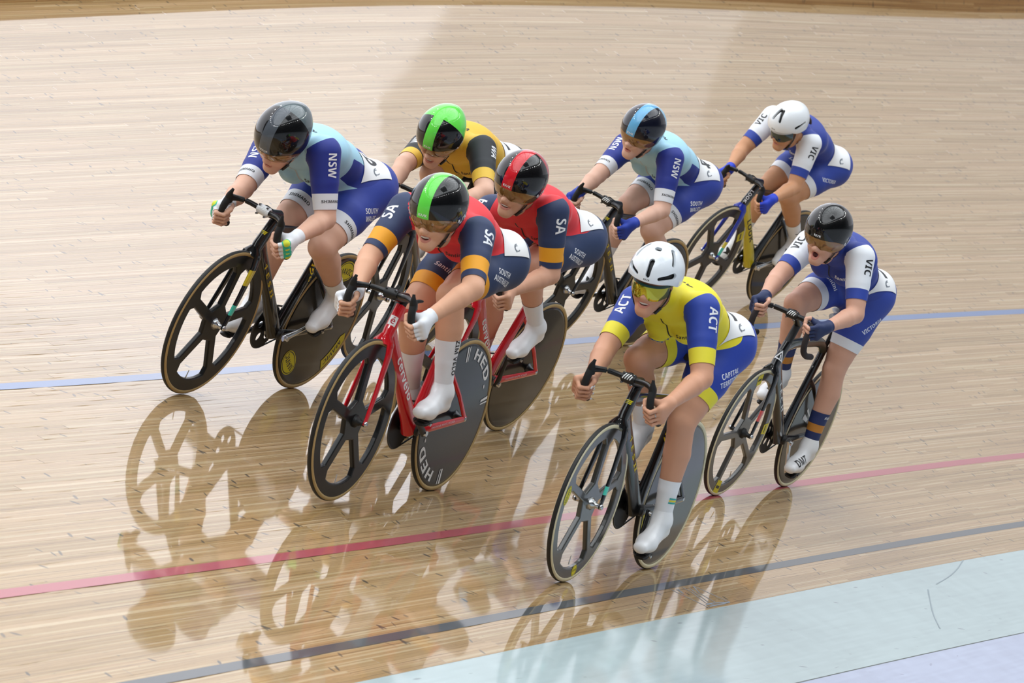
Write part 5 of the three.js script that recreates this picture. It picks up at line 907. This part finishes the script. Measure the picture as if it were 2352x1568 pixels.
const BIKES = {
  A: { label: 'glossy black track bicycle with yellow lettering and disc wheel, at far left of the group', frameMat: blackFrame, front: five({ logos: [], phase: 0.1 }), rear: discW({ ring: mavicRing }), forkBands: [[0.395, 0.44, TEAL], [0.53, 0.6, YEL]], clampMat: mat(0xd9dadc, 0.4), clampPrint: 'stripes', prints: [['yellowcode', dtSide(0.68, 0.54), [0.2, 0.2, -1], [-0.77, -0.64, 0], 0.26, 0.03, 'down_tube'], ['lookyellow', [0.31, 0.56, -0.02], [0, 0, -1], [0.27, 0.96, 0], 0.16, 0.034, 'seat_tube'], ['flash', [0.87, 0.755, 0], [1, 0.4, -0.3], [0, 0, -1], 0.04, 0.03, 'head_tube']] },
  B: { label: 'black track bicycle mostly hidden behind the red bicycle at the front', frameMat: blackFrame, front: five({ phase: 0.35 }), rear: discW({}), doubleHorn: true, clampPrint: 'stripes', prints: [] },
  C: { label: 'glossy red track bicycle with white lettering in front, carbon five-spoke front wheel', frameMat: redFrame, front: five({ hub: M.black }), rear: discW({ discMat: mat(0x1b2026, 0.35, { clearcoat: 0.6, clearcoatRoughness: 0.1, specularIntensity: 0.3 }), ring: [['HED', 0.235, 0.308, 1.6, 2.75], ['bars', 0.235, 0.308, 1.35, 1.55], ['bars', 0.235, 0.308, 2.85, 3.05], ['HED', 0.235, 0.308, -1.45, -0.3], ['bars', 0.235, 0.308, -1.75, -1.52], ['bars', 0.235, 0.308, -0.2, 0]] }), doubleHorn: true, solidRing: true, crankMat: M.black, stayText: 'design', prints: [['cervelo', dtSide(0.64, 0.51), [0.15, 0.1, -1], [-0.77, -0.64, 0], 0.3, 0.052, 'down_tube'], ['acentre', [0.885, 0.75, -0.01], [1, 0.4, -0.35], [0, 0, -1], 0.03, 0.042, 'head_tube']] },
  D: { label: 'glossy red track bicycle with a plain dark disc rear wheel, second of the red ones', frameMat: redFrame, front: five({}), rear: discW({}), stayText: 'design', solidRing: true, crankMat: M.black, prints: [['cervelo', dtSide(0.64, 0.51), [0.15, 0.1, -1], [-0.77, -0.64, 0], 0.3, 0.052, 'down_tube']] },
  E: { label: 'black track bicycle with yellow lettering and silver front hub, behind the white-helmeted leader', frameMat: blackFrame, front: five({ phase: 0.2 }), rear: discW({}), forkBands: [[0.53, 0.6, YEL]], prints: [['yellowcode', dtSide(0.68, 0.54), [0.2, 0.2, -1], [-0.77, -0.64, 0], 0.26, 0.03, 'down_tube'], ['flash', [0.87, 0.755, 0], [1, 0.4, -0.3], [0, 0, -1], 0.04, 0.03, 'head_tube']], clampPrint: 'stripes' },
  F: { label: 'black and yellow track bicycle with a blue fork, rearmost of the group', frameMat: blackFrame, downMat: M.gloss(0xd6c418), blunt: true, forkMat: M.gloss(0x1c2fa8), forkBands: [[0.36, 0.41, TEAL], [0.41, 0.45, YEL]], front: five({ wall: M.cream, rimMat: mat(0x2a2523, 0.4), phase: 0.55, logos: [['yellowbar', 2.1, 0.285, 0.07], ['yellowbar', -1.3, 0.285, 0.07]] }), rear: discW({}), prints: [['lookblack', dtSide(0.66, 0.525), [0.2, 0.2, -1], [-0.77, -0.64, 0], 0.26, 0.05, 'down_tube'], ['LOOK', [0.885, 0.745, -0.01], [1, 0.4, -0.35], [0.35, -0.9, 0], 0.1, 0.028, 'head_tube']] },
  G: { label: 'black track bicycle with brown-taped drop handlebars and a green top tube, at right', frameMat: blackFrame, topMat: M.gloss(0x2b3326), arch: true, drops: true, forkBands: [[0.415, 0.47, M.paint(0xc94b46)]], front: five({ wall: M.cream, slim: true, hub: M.black, phase: -0.4, rimMat: mat(0x35332f, 0.3, { clearcoat: 0.6, clearcoatRoughness: 0.15 }), logos: [['yellowbar', 1.75, 0.288, 0.06], ['yellowbar', -1.0, 0.288, 0.075], ['yellowbar', 3.5, 0.288, 0.06]] }), rear: discW({ wall: M.cream, discMat: mat(0x2a2723, 0.3, { clearcoat: 0.7, clearcoatRoughness: 0.1, specularIntensity: 0.3 }), ring: [['bars', 0.12, 0.2, 0.2, 0.9], ['bars', 0.12, 0.2, 2.2, 2.9]] }), saddleMat: mat(0xd0d2d4, 0.4), clampPrint: 'stripes', prints: [['TEC', dtSide(0.66, 0.525), [0.2, 0.2, -1], [-0.77, -0.64, 0], 0.27, 0.03, 'down_tube'], ['tri', [0.885, 0.745, -0.01], [1, 0.4, -0.3], [0, 0, -1], 0.045, 0.055, 'head_tube']] },
  H: { label: 'black track bicycle with cream tyre walls and yellow lettering, nearest the pale band', frameMat: blackFrame, front: five({ wall: M.cream, slim: true, rimMat: mat(0x33332f, 0.28, { clearcoat: 0.7, clearcoatRoughness: 0.12 }), logos: [['mavicround', -1.75, 0.29, 0.05], ['mavic', 0.15, 0.286, 0.085]] }), rear: discW({ wall: M.cream, discMat: mat(0x292521, 0.3, { clearcoat: 0.8, clearcoatRoughness: 0.08, specularIntensity: 0.3 }), ring: [['yellowbar', 0.28, 0.305, -0.25, -0.6]] }), forkBands: [[0.385, 0.42, TEAL]], crankMat: M.carbon, solidRing: true, clampPrint: 'stripes', prints: [['yellowcode', dtSide(0.68, 0.54), [0.2, 0.2, -1], [-0.77, -0.64, 0], 0.26, 0.03, 'down_tube'], ['lookyellow', [0.31, 0.56, -0.02], [0, 0, -1], [0.27, 0.96, 0], 0.16, 0.034, 'seat_tube'], ['flash', [0.87, 0.755, 0], [1, 0.4, -0.3], [0, 0, -1], 0.045, 0.034, 'head_tube']] },
};
const NSW = { top: 0xa9d6ea, sleeve: 0x20308c, band: 0xe6e9ee, bandWord: 'white', shorts: 0x2c409c, side: 0x22348e, hemArm: 0.86, bandArm: [0.62, 0.86], bandLeg: 0.62, hemLeg: 0.77, code: 'NSWw', cuff: 'SHIMANO', thigh: ['SOUTH', 'WALES'], sponsor: 'raula', zip: 'zipw', back: 'NSWk', waist: 0.08 };
const SA = { top: 0xe63640, sleeve: 0x28375c, band: 0xefa41e, bandWord: 'gold', shorts: 0x2c3d63, hemArm: 0.88, bandArm: [0.55, 0.78], bandLeg: 0.60, hemLeg: 0.75, code: 'SAw', codeW: 0.09, thigh: ['SOUTH', 'AUSTRALIA'], waist: 0.12 };
const VIC = { top: 0x2b3f96, sleeve: 0xe9ecf1, band: 0x2a43a0, bandWord: 'blue', legBand: 0xe6e9ee, legWord: 'white', shorts: 0x2d449f, hemArm: 0.76, bandArm: [0.58, 0.76], bandLeg: 0.60, hemLeg: 0.72, code: 'VICk', codeW: 0.1, thigh: ['VICTORIA'], ink: 'w', waist: 0.08 };
const PEOPLE = {
  A: { label: 'rider in light blue jersey and royal blue shorts with a plain black helmet, number 6', skin: 0xdfb097, suit: NSW, head: [0.05, 0.66, 0], bib: 'bib6', helmet: { shell: 0x0b0c0e, stripe: 0x50565e, stripeTo: 0.05, tail: 0x59666a, tailCut: [-0.05, 0.3] }, mouth: { open: 0.002, wide: 0.018 }, gloves: { color: 0xe7eaee, to: 1.05, cuff: 0.05, knuckle: [0xd6e03a, 0x35bf9d] }, sock: [0.66], cover: true, sockPrint: ['greenline', 0.86, 0.05, 1], hair: 0x4a3628 },
  B: { label: 'rider in yellow and black with a bright green-tailed helmet, behind the front red bicycle', skin: 0xe0b49c, suit: { top: 0xe6b83c, sleeve: 0x25282d, band: 0xe8bf44, bandWord: 'yellow', shorts: 0x1c1e22, hemArm: 0.82, bandArm: [0.6, 0.82], bandLeg: 0.58, hemLeg: 0.75, code: 'WAw', codeW: 0.09, waist: 0.08, back: 'WAk' }, head: [0, 0.6, 0], bib: 'bib7', helmet: { shell: 0x0b0c0e, stripe: 0x66e04e, stripeTo: 0.02, tail: 0x66e450, tailCut: [-0.02, 0.55], side: true }, mouth: { open: 0.007, wide: 0.023, smile: 0.6, teeth: true }, sock: [0.55], cover: true },
  C: { label: 'rider in red and navy with gold bands on the front red bicycle, green-striped helmet', skin: 0xdda98a, suit: SA, head: [0, 0.34, 0.05], bib: 'bibblank', helmet: { shell: 0x0a0b0d, stripe: 0x66e04e, stripeTo: 0.05, tail: 0x66e450, tailCut: [-0.085, 0.2], side: true }, mouth: { open: 0.010, wide: 0.024, smile: 0.5, teeth: true }, gloves: { color: 0xe9ebef, to: 1.1, cuff: 0.03 }, sock: [0.44], cover: true, shoeDark: true, sockPrint: ['zim', 0.62, 0.16, 0] },
  D: { label: 'rider in red and navy with a red-striped black helmet, second red bicycle', skin: 0xd7a489, suit: SA, head: [0.05, 0.28, 0.05], bib: 'bibblank', helmet: { shell: 0x0b0a0c, stripe: 0xd01f2a, stripeTo: 0.05, tail: 0xb8141e, tailCut: [-0.06, 0.25], side: true }, mouth: { open: 0.007, wide: 0.026, smile: 0.2, teeth: true }, sock: [0.55], cover: true },
  E: { label: 'rider in light blue jersey with a light-blue-striped navy helmet, number 4', skin: 0xdcb09a, suit: NSW, head: [0.08, 0.28, 0], bib: 'bib4', helmet: { shell: 0x0d1020, stripe: 0x68acd8, stripeTo: 0.05, tail: 0x84bede, tailCut: [-0.07, 0.2] }, mouth: { open: 0.004, wide: 0.018 }, gloves: { color: 0x1d3ba6, to: 1.1, cuff: 0.03 }, sock: [0.6], cover: false, shoePrint: 'streak', hair: 0x6b5138 },
  F: { label: 'rider in blue with white sleeves, white vented helmet and brown ponytail, rearmost', skin: 0xc9946f, suit: VIC, head: [-0.05, 0.5, 0.1], bib: 'bibblank', helmet: { road: true, shell: 0xe9edf0, vents: [[[-15, 28], [-9, 58], 0.075, 0.1], [[15, 28], [9, 58], 0.075, 0.1], [[-70, 8], [-100, 14], 0.1, 0.06], [[70, 8], [100, 14], 0.1, 0.06]], lens: mat(0x1c3230, 0.05, { metalness: 0.3, clearcoat: 1 }), lensFrame: mat(0xdcdfe2, 0.4) }, mouth: { open: 0.002, wide: 0.019 }, gloves: { color: 0x2340c8, to: 1.0, cuff: 0.03 }, sock: [0.58], cover: false, shoePrint: 'streak', sockPrint: ['swoosh', 0.78, 0.05, 1], hair: 0x3c2a20, hairTail: true },
  G: { label: 'rider in blue with white sleeves and a glossy black helmet, at right, mouth wide open', skin: 0xd4a38b, suit: VIC, head: [0.02, 0.26, 0.05], bib: 'bib1', drops: true, helmet: { shell: 0x08090a, side: true }, mouth: { open: 0.017, wide: 0.019, teeth: false }, gloves: { color: 0x1d2c56, to: 1.25, cuff: 0.03, knuckle: null }, sock: [0.55, [0.7, 0x1c2b5e], [0.8, 0xc08030], [0.97, 0x1c2b5e]], cover: false, shoePrint: 'DMT', sockPrint: ['AVIS', 0.6, 0.045, 1] },
  H: { label: 'smiling rider in yellow jersey with blue sleeves and white vented helmet, in front', skin: 0xd09a7c, suit: { top: 0xeada2c, sleeve: 0x23409f, band: 0xe9dc36, bandWord: 'yellow', shorts: 0x2340a4, hemArm: 0.82, bandArm: [0.6, 0.82], bandLeg: 0.60, hemLeg: 0.74, code: 'ACTw', codeW: 0.115, thigh: ['CAPITAL', 'TERRITORY'], waist: 0.06, back: 'ACTk' }, head: [0.12, 0.25, 0.02], bib: 'bib7', helmet: { road: true, shell: 0xe9eff4, side: true, vents: [[[0, 10], [0, 38], 0.085, 0.1], [[-26, 7], [-58, 13], 0.07, 0.11], [[26, 7], [58, 13], 0.07, 0.11], [[-58, 34], [-78, 62], 0.075, 0.085], [[58, 34], [78, 62], 0.075, 0.085], [[-7, 68], [7, 68], 0.09, 0.09]], lens: mat(0xb8b01c, 0.05, { metalness: 0.75, clearcoat: 1 }), lensFrame: mat(0x16423c, 0.35) }, mouth: { open: 0.0075, wide: 0.025, smile: 0.8, teeth: true }, sock: [0.58], cover: true, sockPrint: ['band', 0.78, 0.06, 1], nails: mat(0xf2f4f6, 0.3), ring: true, hair: 0x4a3a2c },
};
for (const k of 'ABCDEFGH') { makeBike(BIKES[k], RIDE[k]); makeRider(PEOPLE[k], RIDE[k]); }
renderer.render(scene, camera);
